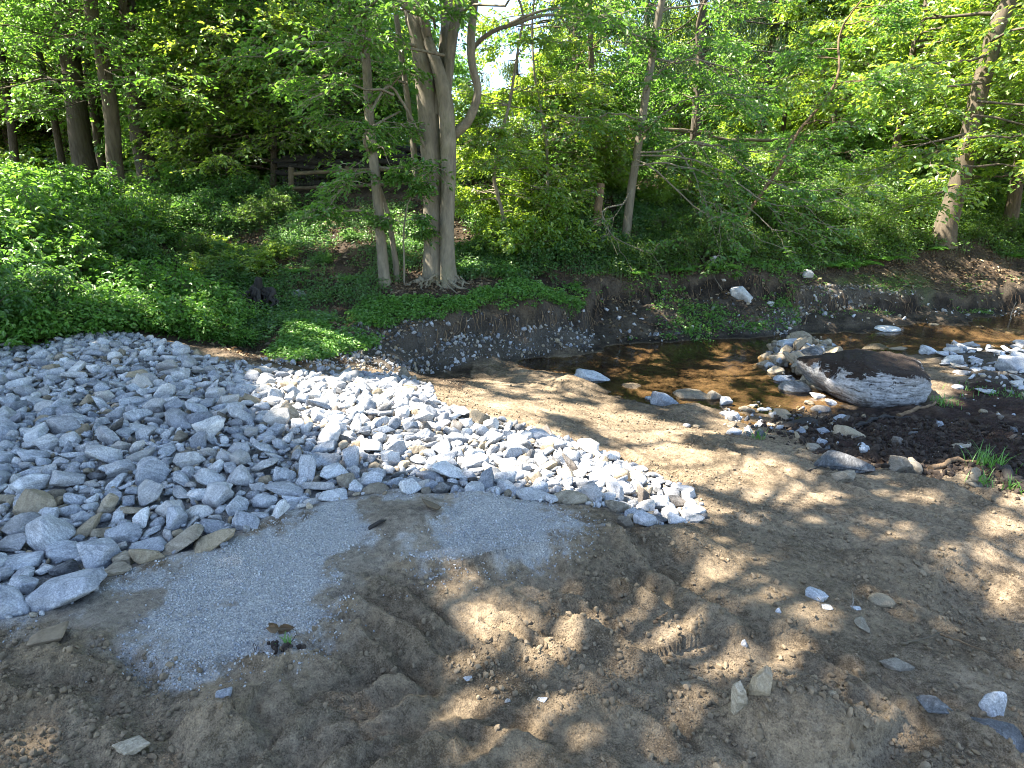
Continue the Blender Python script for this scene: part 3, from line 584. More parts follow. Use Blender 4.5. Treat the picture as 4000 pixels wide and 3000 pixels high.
# --- the heap itself
def make_heap():
    rng = np.random.default_rng(23); P = PILE; lo = P.min(0); hi = P.max(0)
    N = 100000; xy = rng.uniform(lo, hi, (N, 2)); s = np.clip(rng.lognormal(math.log(.063), .42, N), .040, .20)
    sd = sdf(xy[:, 0], xy[:, 1], P); d = np.hypot(xy[:, 0], xy[:, 1])
    # a little coarser towards the near left front
    s = s * (1 + .80 * (1 - smooth(2.5, 3.9, d)) * (1 - smooth(-1.2, -.5, xy[:, 0]))) * (1 - .12 * smooth(6, 8, d))
    k = sd > s * .25; xy, s = xy[k], s[k]
    o_ = np.argsort(-s * rng.uniform(.35, 1, len(s))); xy, s = xy[o_], s[o_]
    ax = [t[0] for t in taken]; ay = [t[1] for t in taken]; ar = [t[2] for t in taken]
    X = np.zeros(len(s) + len(ax)); Y = X.copy(); R = X.copy(); n = len(ax); X[:n] = ax; Y[:n] = ay; R[:n] = np.array(ar)
    idx = []
    for i in range(len(s)):
        dd = (X[:n] - xy[i, 0]) ** 2 + (Y[:n] - xy[i, 1]) ** 2
        if (dd < ((R[:n] + s[i] * .5) * .78) ** 2).any(): continue
        X[n], Y[n], R[n] = xy[i, 0], xy[i, 1], s[i] * .5; n += 1; idx.append(i)
        if len(idx) > 7600: break
    xy, s = xy[idx], s[idx]; z = hgt(xy[:, 0], xy[:, 1])
    u, v, dep = project(xy[:, 0], xy[:, 1], z)
    vis = (u > -30) & (u < 2240) & (v < 1700)
    rank = np.argsort(-np.where(vis, s / dep, 0)); solo = set(rank[:264].tolist())
    low = MB(); ed = sdf(xy[:, 0], xy[:, 1], P)
    tipx = G(1300, 1000)[:2]
    words = {'block': 'blocky', 'wedge': 'wedge-shaped', 'slab': 'flat', 'long': 'long narrow'}
    for i in range(len(s)):
        kind = rng.choice(['block', 'wedge', 'slab', 'long'], p=[.36, .36, .2, .08]); big = s[i]
        rot = (rng.normal(0, .38), rng.normal(0, .38), rng.uniform(0, 6.28)); zz = z[i] + s[i] * rng.uniform(.10, .30)
        pz = rng.random(); tip = smooth(900, 1400, u[i])
        mat = 'granite' if pz < .48 - .15 * tip else ('pale' if pz < .88 - .10 * tip else ('tanrock' if pz < .95 - .04 * tip else 'darkrock'))
        if i in solo:
            where = 'at the crown of the stone heap' if v[i] < 800 and u[i] < 560 else ('along the back edge of the stone heap' if v[i] < 880 and u[i] > 560 else (
                    'in the narrow tip of the stone heap' if u[i] > 1150 else ('at the front of the heap by the gravel pad' if ed[i] < .45 and v[i] > 1000 else ('in the near left part of the stone heap' if u[i] < 420 else ('in the middle of the stone heap' if u[i] < 800 else 'on the sunlit slope of the stone heap')))))
            tone = {'granite': 'blue-grey', 'pale': 'pale speckled', 'tanrock': 'tan weathered', 'darkrock': 'dark'}[mat]
            sz = 'large' if big > .15 else ('small' if big < .11 else 'medium')
            put_rock('riprap_stone', kind, int(rng.integers(99)), mat, (xy[i, 0], xy[i, 1], zz), s[i] * (1.25 if kind in ('slab', 'long') else 1.1), rot,
                     f'{sz} {tone} {words[kind]} stone {where}', 'stone', 'riprap stones of the heap')
        else:
            kk = kind if kind in LIB else 'block'; src = MID[kk] if vis[i] and s[i] / dep[i] > .016 else LOW['slab' if kk in ('slab', 'long') else kk]
            V, Fc = src[int(rng.integers(len(src)))]
            V = (V * s[i] * (1.25 if kind in ('slab', 'long') else 1.1)) @ rotm(rot).T + np.array([xy[i, 0], xy[i, 1], zz]); low.add(V, Fc, {'granite': 0, 'pale': 1, 'tanrock': 2, 'darkrock': 3}[mat])
    # small chips filling the gaps
    N = 9000; q = rng.uniform(lo, hi, (N, 2)); q = q[sdf(q[:, 0], q[:, 1], P) > -.02]; zq = hgt(q[:, 0], q[:, 1])
    for j in range(len(q)):
        V, Fc = LOW['block' if j % 2 else 'wedge'][j % 8]; sz = rng.uniform(.02, .055)
        low.add((V * sz) @ rotm(rng.uniform(0, 6, 3)).T + np.array([q[j, 0], q[j, 1], zq[j] + sz * .25]), Fc, int(rng.choice([0, 0, 1, 2])))
    o = low.build('riprap_rubble', [M['granite'], M['pale'], M['tanrock'], M['darkrock']], None, True); tag(o, 'smaller grey broken stones filling the heap', 'rubble', kind='stuff')
    return len(idx)
nheap = make_heap(); print('heap stones', nheap)

# --- stones lying on the sand, beside the stream and on the far bank
LOOSE = [
 (1767,1284,50,40,'block','granite',.4,'grey speckled angular stone on the sand above the white chip'),
 (1787,1313,26,13,'slab','pale',.1,'small white flat chip below the grey angular stone'),
 (1851,1315,20,8,'slab','pale',.1,'thin white flake on the sand between chip and tan cobble'),
 (1907,1291,58,40,'round','tanrock',.2,'rounded tan cobble at the head of the scraped step'),
 (1679,1331,13,15,'wedge','granite',.2,'tiny bluish chip standing on the step edge'),
 (1867,1347,46,30,'slab','tanrock',.9,'flat dusty tan stone below the thin white flake'),
 (1607,1384,16,22,'wedge','granite',.2,'small grey lump under the broken step'),
 (1479,1468,50,30,'long','tanrock',-.7,'long dusty stone half buried left of the sandy mound'),
 (1595,1548,38,84,'slab','tanrock',.2,'narrow brown slab upright at the foot of the mound'),
 (1636,1552,52,84,'block','tanrock',.1,'earth-crusted brown slab beside the mound'),
 (1943,1428,58,42,'block','tanrock',.5,'sand-dusted stone in the slope right of centre'),
 (2147,1519,46,74,'long','granite',-1.0,'pale speckled stone sunlit near the lower right corner'),
 (2027,1540,74,22,'long','darkrock',-.35,'smooth bluish stone mostly buried in the hollow'),
 (2172,1585,110,58,'long','darkrock',-.5,'long dark brown stone in the bottom right corner'),
 (1783,1587,22,18,'round','tanrock',.2,'small round brown pebble below the mound'),
 (483,1509,34,26,'wedge','granite',.3,'grey stone lying on dark earth below the gravel pad'),
 (282,1622,62,44,'block','tanrock',.8,'dusty grey stone at the bottom edge of the sand'),
 (1010,1455,20,12,'slab','pale',.2,'broken pale flake on the tread marks'),
 (1096,1503,14,10,'block','granite',.2,'tiny blue chip on the sand near the centre'),
 (1171,1501,22,9,'slab','pale',-.3,'tiny white sliver on the sand near the centre'),
 (1515,1462,14,12,'block','tanrock',.2,'tiny brown pebble beyond the long dusty stone'),
 # stream edge
 (1437,862,54,44,'block','granite',.3,'angular pale rock standing at the left end of the waterside row'),
 (1500,852,84,38,'block','tanrock',.1,'flat-topped tan rock in the waterside row'),
 (1543,858,32,32,'block','tanrock',.4,'small rock at the right end of the waterside row'),
 (1407,862,24,16,'slab','granite',.3,'low flat stone touching the pool left of the waterside row'),
 (1567,870,32,26,'block','pale',.3,'pale stone just beyond the waterside row'),
 (1583,899,34,30,'wedge','pale',-.4,'white pointed stone on dark gravel below the waterside row'),
 (1485,915,18,14,'round','granite',.3,'small grey cobble at the top of the sand slope'),
 (1505,918,16,11,'round','tanrock',.3,'small brown cobble at the top of the sand slope'),
 (1587,930,32,20,'block','granite',.3,'blue-grey stone at the edge of the peat'),
 (1687,897,44,28,'block','tanrock',.3,'brown stone in the shallow trickle'),
 (1647,886,24,18,'wedge','granite',.3,'small grey stone on the pool margin'),
 (1612,886,26,16,'wedge','tanrock',.3,'small tan stone on the pool margin'),
 (1721,833,68,46,'round','darkrock',.2,'dark brown rock left of the great boulder'),
 (1775,879,44,32,'round','darkrock',.2,'dark rounded rock in front of the great boulder'),
 (1795,869,32,24,'block','granite',.2,'grey block leaning on the dark rounded rock'),
 (1767,858,26,18,'block','granite',.2,'small grey rock behind the dark rounded rock'),
 (1748,872,22,16,'block','tanrock',.2,'small brown rock left of the dark rounded rock'),
 (1836,937,58,42,'block','tanrock',.5,'pale tan blocky stone on the peat'),
 (1795,927,36,24,'block','tanrock',.2,'broken brown stone left of the pale blocky one'),
 (1823,903,38,26,'wedge','granite',.5,'grey wedge at the shadowed foot of the boulder'),
 (1823,993,128,50,'wedge','darkrock',-.35,'long blue-black slab along the edge of the sand'),
 (1759,962,38,20,'wedge','tanrock',.2,'orange-brown stone left of the blue-black slab'),
 (1943,1002,58,54,'block','tanrock',.2,'mud-stained brown block on the edge of the sand'),
 (1979,1001,46,48,'wedge','tanrock',.8,'pinkish stone leaning on the mud-stained block'),
 (1823,1027,54,36,'long','tanrock',-.5,'brown stone half buried in sand below the blue-black slab'),
 (2083,957,46,22,'wedge','tanrock',-.3,'tan stone alone on the dark peat'),
 (1779,897,20,10,'round','pale',.2,'small white pebble in the shallow trickle'),
 (1731,937,24,18,'block','granite',.2,'grey stone behind the black slab of bark'),
 (1779,941,30,18,'wedge','granite',.2,'grey stone between the black bark and the pale block'),
 (2071,833,25,15,'round','pale',.1,'round white cobble right of the great boulder'),
 (1279,811,70,36,'block','granite',.2,'grey rock at the near rim of the pool'),
 (1243,797,22,16,'block','tanrock',.2,'small stone left of the rock at the pool rim'),
 # gravel bar and the far side
 (2187,782,66,54,'block','pale',.3,'big pale rock on the gravel bar at the frame edge'),
 (1895,750,54,20,'wedge','pale',.1,'pale rock behind the left shoulder of the boulder'),
 (1936,755,42,16,'wedge','tanrock',.1,'cream rock behind the top of the boulder'),
 (2091,750,44,18,'block','pale',.1,'pale block at the water edge of the gravel bar'),
 (2040,766,40,14,'slab','pale',.2,'flat stone at the left end of the gravel bar'),
 (2140,840,44,14,'slab','pale',.2,'white flat stone on the moss of the bar'),
 (2200,830,40,20,'slab','pale',.2,'pale flat stone beneath the big pale rock'),
 (2112,800,30,12,'slab','granite',.2,'blue flat stone in the gravel bar'),
 (1603,627,48,42,'slab','pale',-.5,'pale slab stuck in the far cut bank'),
 (1743,603,27,23,'block','pale',.2,'cream block perched on the lip of the far bank'),
 (1667,649,17,11,'round','pale',.2,'round white cobble on the far bank below the slab'),
 (1918,709,60,24,'round','pale',.1,'pale domed rock standing in the far water'),
 (2181,713,60,16,'slab','tanrock',.1,'flat tan rock awash in the far water'),
 (2043,657,11,10,'block','pale',.2,'single white stone in the dark far bank'),
 (1783,671,13,15,'block','pale',.2,'small white stone in the dark cut right of the slab'),
 (1540,566,16,18,'block','pale',.2,'pale stone among plants above the far bank'),
 (2016,704,18,9,'wedge','tanrock',.1,'small tan rock at the foot of the far bank'),
 (2117,703,20,8,'slab','pale',.1,'small pale flat rock at the foot of the far bank'),
 (646,632,34,24,'block','granite',.2,'mossy grey stone among ivy left of the small trees'),
 (1130,690,18,12,'round','granite',.2,'grey cobble on top of the undercut gravel'),
 (1050,720,14,10,'round','pale',.2,'pale cobble in the face of the gravel bank'),
]
for (u, v, wp, hp, kind, mat, yaw, lab) in LOOSE:
    stone_at(u, v, wp, hp, kind, mat, lab, 'boulder' if wp > 100 else 'rock', yaw, 0, .22 if v < 1100 else .36, 'stone')

# --- the great boulder
def make_boulder():
    rng = np.random.default_rng(6); D, Fc = ICO[5]; W = 0
    n = nrm(np.array([[.05, -.30, .95], [-.25, .1, .95], [-.1, -1, .10], [.25, -.95, .05], [.1, -.85, -.55], [-.9, -.45, .25], [-.8, -.2, -.5], [.97, -.2, .1], [.8, -.3, -.6], [.3, .4, .85], [0, 1, .1], [0, 0, -1], [.6, -.4, .7], [-.55, -.35, .75]])); h = np.array([.74, .78, .92, .90, .95, .97, .95, .97, .95, .9, .9, .8, .93, .90])
    q = np.maximum(D @ n.T, 1e-3) / h; r = 1 / np.power(q, 26).sum(1) ** (1 / 26.); V = D * r[:, None] * np.array([1, .78, .56])
    V = V * (1 + .05 * noise3(V, 1.9, 3)[:, None] + .045 * noise3(V, 4.5, 9)[:, None] + .03 * noise3(V, 11, 19)[:, None]); led = V[:, 2] * 30 + V[:, 0] * 6 + 6 * noise3(V, 2.2, 4); V = V + nrm(V * [1, 1, .1]) * (.030 * np.abs(np.sin(led)) ** .7)[:, None]
    p = gp(1903, 872); d = dist(p); W = 266 * d / F; mb = MB(); ex = V.max(0) - V.min(0); mb.add((V - (V.max(0) + V.min(0)) / 2) / ex * np.array([W, W * .74, W * .45]), Fc)
    k = NT('boulder_with_peat'); co = k.n('TexCoord').outputs['Object']; st = k.n('Mapping'); st.inputs['Scale'].default_value = (1.2, 1.2, 8); st.inputs['Rotation'].default_value = (.2, .25, 0); k.t.links.new(co, st.inputs[0])
    b1 = k.noise(3.4, 7, .7, st.outputs[0], 1.0); n2 = k.noise(4.6, 10, .8, co, .6); n3 = k.noise(34, 4, .7, co)
    c = k.ramp(k.math('ADD', k.math('MULTIPLY', b1, .7), k.math('MULTIPLY', n3, .3)), [(.38, (.06, .056, .052)), (.48, (.30, .295, .29)), (.62, (.56, .55, .54))])
    c = k.mix(k.ramp(k.noise(2.1, 4, .6, co), [(.5, (0, 0, 0)), (.65, (.6, .6, .6))]), c, (.30, .25, .19))
    g = k.n('SeparateXYZ'); k.t.links.new(co, g.inputs[0]); gn = k.n('SeparateXYZ'); k.t.links.new(k.n('NewGeometry').outputs['Normal'], gn.inputs[0])
    m = k.ramp(k.math('ADD', k.math('MULTIPLY', gn.outputs[2], .34), k.math('ADD', k.math('MULTIPLY', g.outputs[2], .35), k.math('MULTIPLY', n2, 1.5))), [(.96, (0, 0, 0)), (1.07, (1, 1, 1))])
    lo = k.ramp(k.math('ADD', k.math('MULTIPLY', g.outputs[2], -1.0), k.math('MULTIPLY', n2, 1.1)), [(.68, (0, 0, 0)), (.82, (.85, .85, .85))])  # underside shadow painted into the lower part of the boulder
    c = k.mix(lo, c, (.07, .052, .04)); c = k.mix(m, c, k.mix(n3, (.012, .009, .007), (.05, .034, .025)))
    k.bsdf(c, .88, k.bump(k.math('ADD', b1, k.math('ADD', k.math('MULTIPLY', n3, .4), k.math('MULTIPLY', m, .5))), .9, .05), .2)
    o = mb.build('boulder', k.m, None, True); o.location = (p[0], p[1] + W * .22, p[2] + W * .15); o.rotation_euler = (.0, .03, -.06)
    tag(o, 'great banded grey boulder capped with dark peat beside the stream', 'boulder')
make_boulder()

# --- the little heap of brown broken stones left of the boulder, and the litter of stones round it
def scatter_stones(n, poly, smin, smax, seed, mats, name, label, cat, dome=0, kindset=('block', 'wedge', 'slab'), thing_group=None, solo=0, stuffname=None, power=2.0):
    rng = np.random.default_rng(seed); lo, hi = poly.min(0), poly.max(0); q = rng.uniform(lo, hi, (n * 12, 2)); sd = sdf(q[:, 0], q[:, 1], poly); q, sd = q[sd > 0][:n], sd[sd > 0][:n]
    z = hgt(q[:, 0], q[:, 1]); s = smin + (smax - smin) * rng.random(len(q)) ** power; mb = MB(); order = np.argsort(-s)
    mx = max(sd.max(), .01)
    for r_, i in enumerate(order):
        kind = kindset[int(rng.integers(len(kindset)))]; V, Fc = LOW[kind][int(rng.integers(8))] if s[i] < .06 else LIB[kind][int(rng.integers(len(LIB[kind])))]
        hh = dome * smooth(0, 1, sd[i] / mx) * rng.uniform(.3, 1.0) if dome else 0
        rot = rng.uniform(0, 6.28, 3) if s[i] < .1 else (rng.normal(0, .35), rng.normal(0, .35), rng.uniform(0, 6.28))
        m = int(rng.integers(len(mats)))
        if r_ < solo:
            put_rock(name, kind, int(rng.integers(99)), mats[m], (q[i, 0], q[i, 1], z[i] + hh + s[i] * .15), s[i], rot, label, cat, thing_group)
        else: mb.add((V * s[i]) @ rotm(rot).T + np.array([q[i, 0], q[i, 1], z[i] + hh + s[i] * .15]), Fc, m)
    if mb.n: return tag(mb.build(stuffname or 'gravel', [M[m] for m in mats], None, True), kind='stuff')
HEAP2 = Gs([(1640,790),(1660,760),(1720,752),(1790,752),(1830,770),(1790,800),(1775,850),(1735,835),(1690,835),(1650,810)])
scatter_stones(240, HEAP2, .05, .42, 31, ['tanrock', 'tanrock', 'granite', 'darkrock'], 'rock', 'brown broken stone in the small heap left of the great boulder', 'stone', .36, solo=52, thing_group='stones of the small brown heap', stuffname='rubble')
scatter_stones(150, Gs([(1560,880),(1640,870),(1760,880),(1830,900),(1880,960),(1800,975),(1740,965),(1680,950),(1600,940),(1540,920)]), .02, .14, 32, ['tanrock', 'granite', 'darkrock', 'pale'], 'rock', 'small wet stone in the muddy trickle before the boulder', 'stone', solo=30, thing_group='stones of the muddy trickle', stuffname='gravel')
scatter_stones(320, BAR, .03, .30, 33, ['pale', 'pale', 'granite', 'pebble'], 'rock', 'pale stone of the gravel bar behind the boulder', 'stone', solo=50, thing_group='stones of the gravel bar', stuffname='gravel', kindset=('slab', 'block', 'slab'), power=2.5)
scatter_stones(170, SOIL, .02, .12, 38, ['tanrock', 'darkrock', 'granite', 'pebble'], 'rock', 'small stone embedded in the dark peat right of the sand', 'stone', solo=12, thing_group='stones in the dark peat', stuffname='gravel', power=2.5)
scatter_stones(1900, GRAV, .012, .10, 34, ['pebble', 'pebble', 'granite', 'darkrock', 'darkrock', 'tanrock'], 'rock', '', 'stone', stuffname='bank_gravel', power=4.5)
scatter_stones(1100, GRAV2, .012, .11, 35, ['pebble', 'tanrock', 'darkrock', 'darkrock', 'tanrock'], 'rock', '', 'stone', stuffname='bank_gravel', power=4.5)
scatter_stones(420, FACE, .015, .11, 36, ['pebble', 'granite', 'tanrock', 'darkrock'], 'rock', '', 'stone', stuffname='bank_gravel', power=2.5)
scatter_stones(500, Gs([(560,780),(700,740),(800,780),(900,800),(860,805),(700,800)]), .015, .09, 37, ['pebble', 'granite', 'tanrock'], 'rock', '', 'stone', stuffname='bank_gravel', power=2.5)

# --- crumbs of earth all over the dug sand, grit on the gravel pad
def crumbs():
    rng = np.random.default_rng(41); mb = MB(); mg = MB(); md = MB()
    th = rng.uniform(-.85, .85, 150000); r = 1.0 + 7 * rng.random(150000) ** 1.3; x = r * np.sin(th); y = r * np.cos(th)
    ins = sdf(x, y, PILE) < -.02; pd = sdf(x, y, PAD); so_ = sdf(x, y, SOIL); fa = (sdf(x, y, FACE) < .0) & (base(x, y) > -.69); cl = fbm(x * 1.4, y * 1.4, 61, 2) + .5 * fbm(x * 5, y * 5, 62, 3)
    k = ins & (pd < .02) & (so_ < 0) & fa & (cl > rng.uniform(-.5, .45, len(x))) & (y < 9); X, Y = x[k][:34000], y[k][:34000]; Z = hgt(X, Y); s = .006 + .026 * rng.random(len(X)) ** 12
    for i in range(len(X)):
        V, Fc = LOW['block'][i % 8] if s[i] > .02 else ROUGH[i % 6]; mb.add((V * s[i] * (.8 + .4 * rng.random(3))) @ rotm(rng.uniform(0, 6, 3)).T + np.array([X[i], Y[i], Z[i] + s[i] * .2]), Fc)
    tag(mb.build('dirt', M['clod'], None, False), kind='stuff')
    k = ins & (pd > -.14 * rng.random(len(x)) ** 2) & (fbm(x * 1.7 + 3, y * 1.7, 231, 4, .6) < .2); X, Y = x[k], y[k]; X, Y = np.concatenate([X, X + rng.normal(0, .05, len(X))]), np.concatenate([Y, Y + rng.normal(0, .05, len(Y))]); Z = hgt(X, Y); s = .003 + .009 * rng.random(len(X)) ** 3
    for i in range(len(X)):
        V, Fc = ROUGH[i % 6]; mg.add((V * s[i]) @ rotm(rng.uniform(0, 6, 3)).T + np.array([X[i], Y[i], Z[i] + s[i] * .2]), Fc, int(i % 5 == 0))
    tag(mg.build('gravel', [M['pale'], M['bluegrey']], None, False), kind='stuff')
    k = (so_ > -.2) & (rng.random(len(x)) < 1.0); X, Y = x[k][:4200], y[k][:4200]; X, Y = np.concatenate([X, X + rng.normal(0, .12, len(X))]), np.concatenate([Y, Y + rng.normal(0, .12, len(Y))]); Z = hgt(X, Y); s = .010 + .06 * rng.random(len(X)) ** 5
    for i in range(len(X)):
        V, Fc = (ROUGH[i % 6] if i % 3 else LOW['wedge'][i % 8]); md.add((V * s[i] * (.5 + 1.0 * rng.random(3))) @ rotm(rng.uniform(0, 6, 3)).T + np.array([X[i], Y[i], Z[i] + s[i] * .2]), Fc)
    tag(md.build('dirt', M['darkclod'], None, False), kind='stuff')
ROUGH = [rock_shape(rngR, 1, 6, (1, .8, .65), 14, .05) for _ in range(6)]
crumbs()
# ------------------------------------------------------------ trees, shrubs, plants
rngT = np.random.default_rng(77)
def jitter_line(pts, n, amp, rng):
    p = spline(pts, n); k = np.linspace(0, 1, n); env = np.sin(np.pi * np.clip(k, 0, 1))[:, None]
    return p + np.cumsum(rng.normal(0, amp, p.shape), 0) * env * .5
def px_line(uv, y0, dy=0.0):
    """picture points on a stem that stands at distance y0 (leaning dy towards the back at its last point)"""
    n = len(uv); return np.array([at_y(u, v, y0 + dy * i / max(1, n - 1)) for i, (u, v) in enumerate(uv)])
def to_base(P):
    """drop the first point of a stem to the ground under it"""
    b = P[0].copy(); b[2] = hz(b[0], b[1]) - .12
    return np.vstack([b, P[1:]]) if abs(b[2] - P[0][2]) < .5 else np.vstack([b, P])
def extend(P, ztop, rng, wob=.4):
    """carry a stem on above the picture"""
    d = P[-1] - P[-2]; d = d / max(d[2], .2); k = ztop - P[-1][2]
    if k <= .3: return P
    q = P[-1] + d * k * .5 + np.array([rng.normal(0, wob), rng.normal(0, wob), 0]); q2 = P[-1] + d * k * np.array([.8, .8, 1]) + np.array([rng.normal(0, wob), rng.normal(0, wob), 0])
    return np.vstack([P, q, q2])
def branch(mb, p0, az, el, length, r0, rng, droop=.25, sub=3, tips=None, mi=0, sides=5, subl=.45, curl=.25):
    """one limb with side twigs; adds spray origins to tips as (point, heading)"""
    n = 7; t = np.linspace(0, 1, n); d = np.array([math.cos(az) * math.cos(el), math.sin(az) * math.cos(el), math.sin(el)])
    sidev = np.array([-math.sin(az), math.cos(az), 0]) * rng.normal(0, curl)
    P = p0 + d * (length * t)[:, None] + sidev * (length * t ** 2)[:, None]; P[:, 2] -= droop * length * t ** 2; P[1:] += rng.normal(0, .022 * length, (n - 1, 3))
    tube(mb, P, r0 * (1 - .86 * t), sides, mi)
    if tips is not None:
        tips.append((P[-1], P[-1] - P[-2])); tips.append((P[-3], P[-1] - P[-3]))
    for _ in range(sub):
        k = rng.uniform(.3, .92); i = min(int(k * (n - 1)), n - 2); q = P[i] + (P[i + 1] - P[i]) * (k * (n - 1) - i)
        a2 = az + rng.choice([-1, 1]) * rng.uniform(.5, 1.0); L2 = length * subl * (1.15 - k) * rng.uniform(.7, 1.4)
        e2 = el * .5 + rng.normal(0, .25); m = 5; tt = np.linspace(0, 1, m)
        Q = q + np.array([math.cos(a2) * math.cos(e2), math.sin(a2) * math.cos(e2), math.sin(e2)]) * (L2 * tt)[:, None]; Q[:, 2] -= droop * .6 * L2 * tt ** 2; Q[1:] += rng.normal(0, .03 * L2, (m - 1, 3))
        tube(mb, Q, r0 * .42 * (1 - .8 * tt) * (1 - .5 * k), 4, mi, cap=False)
        if tips is not None:
            tips.append((Q[-1], Q[-1] - Q[-2])); tips.append((Q[2], Q[-1] - Q[0]))
    return P
def finish_tree(name, label, cat, loc, parts, group=None):
    t = tag(empty(name, loc), label, cat, group); br = [p for p in parts if p[0] == 'branches']; tr = [p for p in parts if p[0] == 'trunk']
    if br and tr: tr[0][1].merge(br[0][1]); parts = [p for p in parts if p[0] != 'branches']      # trunk and limbs grow as one piece of wood
    for pn, mb, mats, sm in parts:
        if mb.n: mb.build(pn, mats, t, sm, loc)
    return t
def leafmb(tips, r, rng, L, W, leaf, twig='twig', simple=False, twigs=4, per=7, keep=1.0, tilt=.3, maxn=None):
    mb = MB()
    if tips:
        C = np.array([a for a, b in tips]); H = nrm(np.array([b for a, b in tips]))
        if maxn and len(C) > maxn: k = rng.permutation(len(C))[:maxn]; C, H = C[k], H[k]
        sprays(mb, C, H, r * rng.uniform(.7, 1.25, len(C)), rng, twigs, per, L, W, 0, 1, simple, tilt, True, keep)
    return mb, [M[leaf], M[twig]]

def forest_tree(uv, y0, wpx, label, bark='bark_dark', leaf='leaf', ztop=14, lowz=3.2, nb=26, bl=3.2, dy=0, L=.10, group=None, sprayr=.5, flare=1.5, keep=1.0, seed=0, azr=None, name='deciduous_tree', extra=None, sub=4, simple=False, twigs=4, per=7, face=0):
    """a tree whose trunk is followed in the picture from its foot upwards; crown on limbs above lowz"""
    rng = np.random.default_rng(1000 + seed); P = to_base(px_line(uv, y0, dy)); P = extend(P, ztop, rng)
    n = 34; C = jitter_line(P, n, .012, rng); t = np.linspace(0, 1, n); r0 = wpx / 2 * dist(P[1]) / F
    hgt_ = C[:, 2] - C[0, 2]; rad = r0 * (1 - .72 * (hgt_ / hgt_[-1]) ** 1.1) * (1 + (flare - 1) * np.exp(-hgt_ / (r0 * 2.2)))
    tr = MB(); tube(tr, C, rad, 14, 0, .035, rng)
    br = MB(); tips = []
    zt = CZ + .30 * C[0, 1] + 1.2
    for i in range(nb):
        zz = C[0, 2] + lowz + (C[-1, 2] - C[0, 2] - lowz) * ((i + rng.random()) / nb) ** 1.25
        if zz > zt and rng.random() < .75: continue
        k = int(np.clip(np.searchsorted(C[:, 2], zz), 1, n - 2)); f = 1 - (zz - C[0, 2] - lowz) / (C[-1, 2] - C[0, 2]) * .6
        az = rng.uniform(0, 6.283) if azr is None else rng.uniform(*azr)
        branch(br, C[k], az, rng.uniform(-.05, .55), bl * f * rng.uniform(.6, 1.15), max(.012, rad[k] * rng.uniform(.22, .38)), rng, .22, sub, tips)
    if extra: extra(br, tips, C, rng)
    lf, mats = leafmb(tips, sprayr, rng, L, L * .58, leaf, simple=simple, keep=keep, twigs=twigs, per=per)
    return finish_tree(name, label, 'tree', C[0], [('trunk', tr, [M[bark]], True), ('branches', br, [M[bark]], True), ('crown', lf, mats, False)], group)

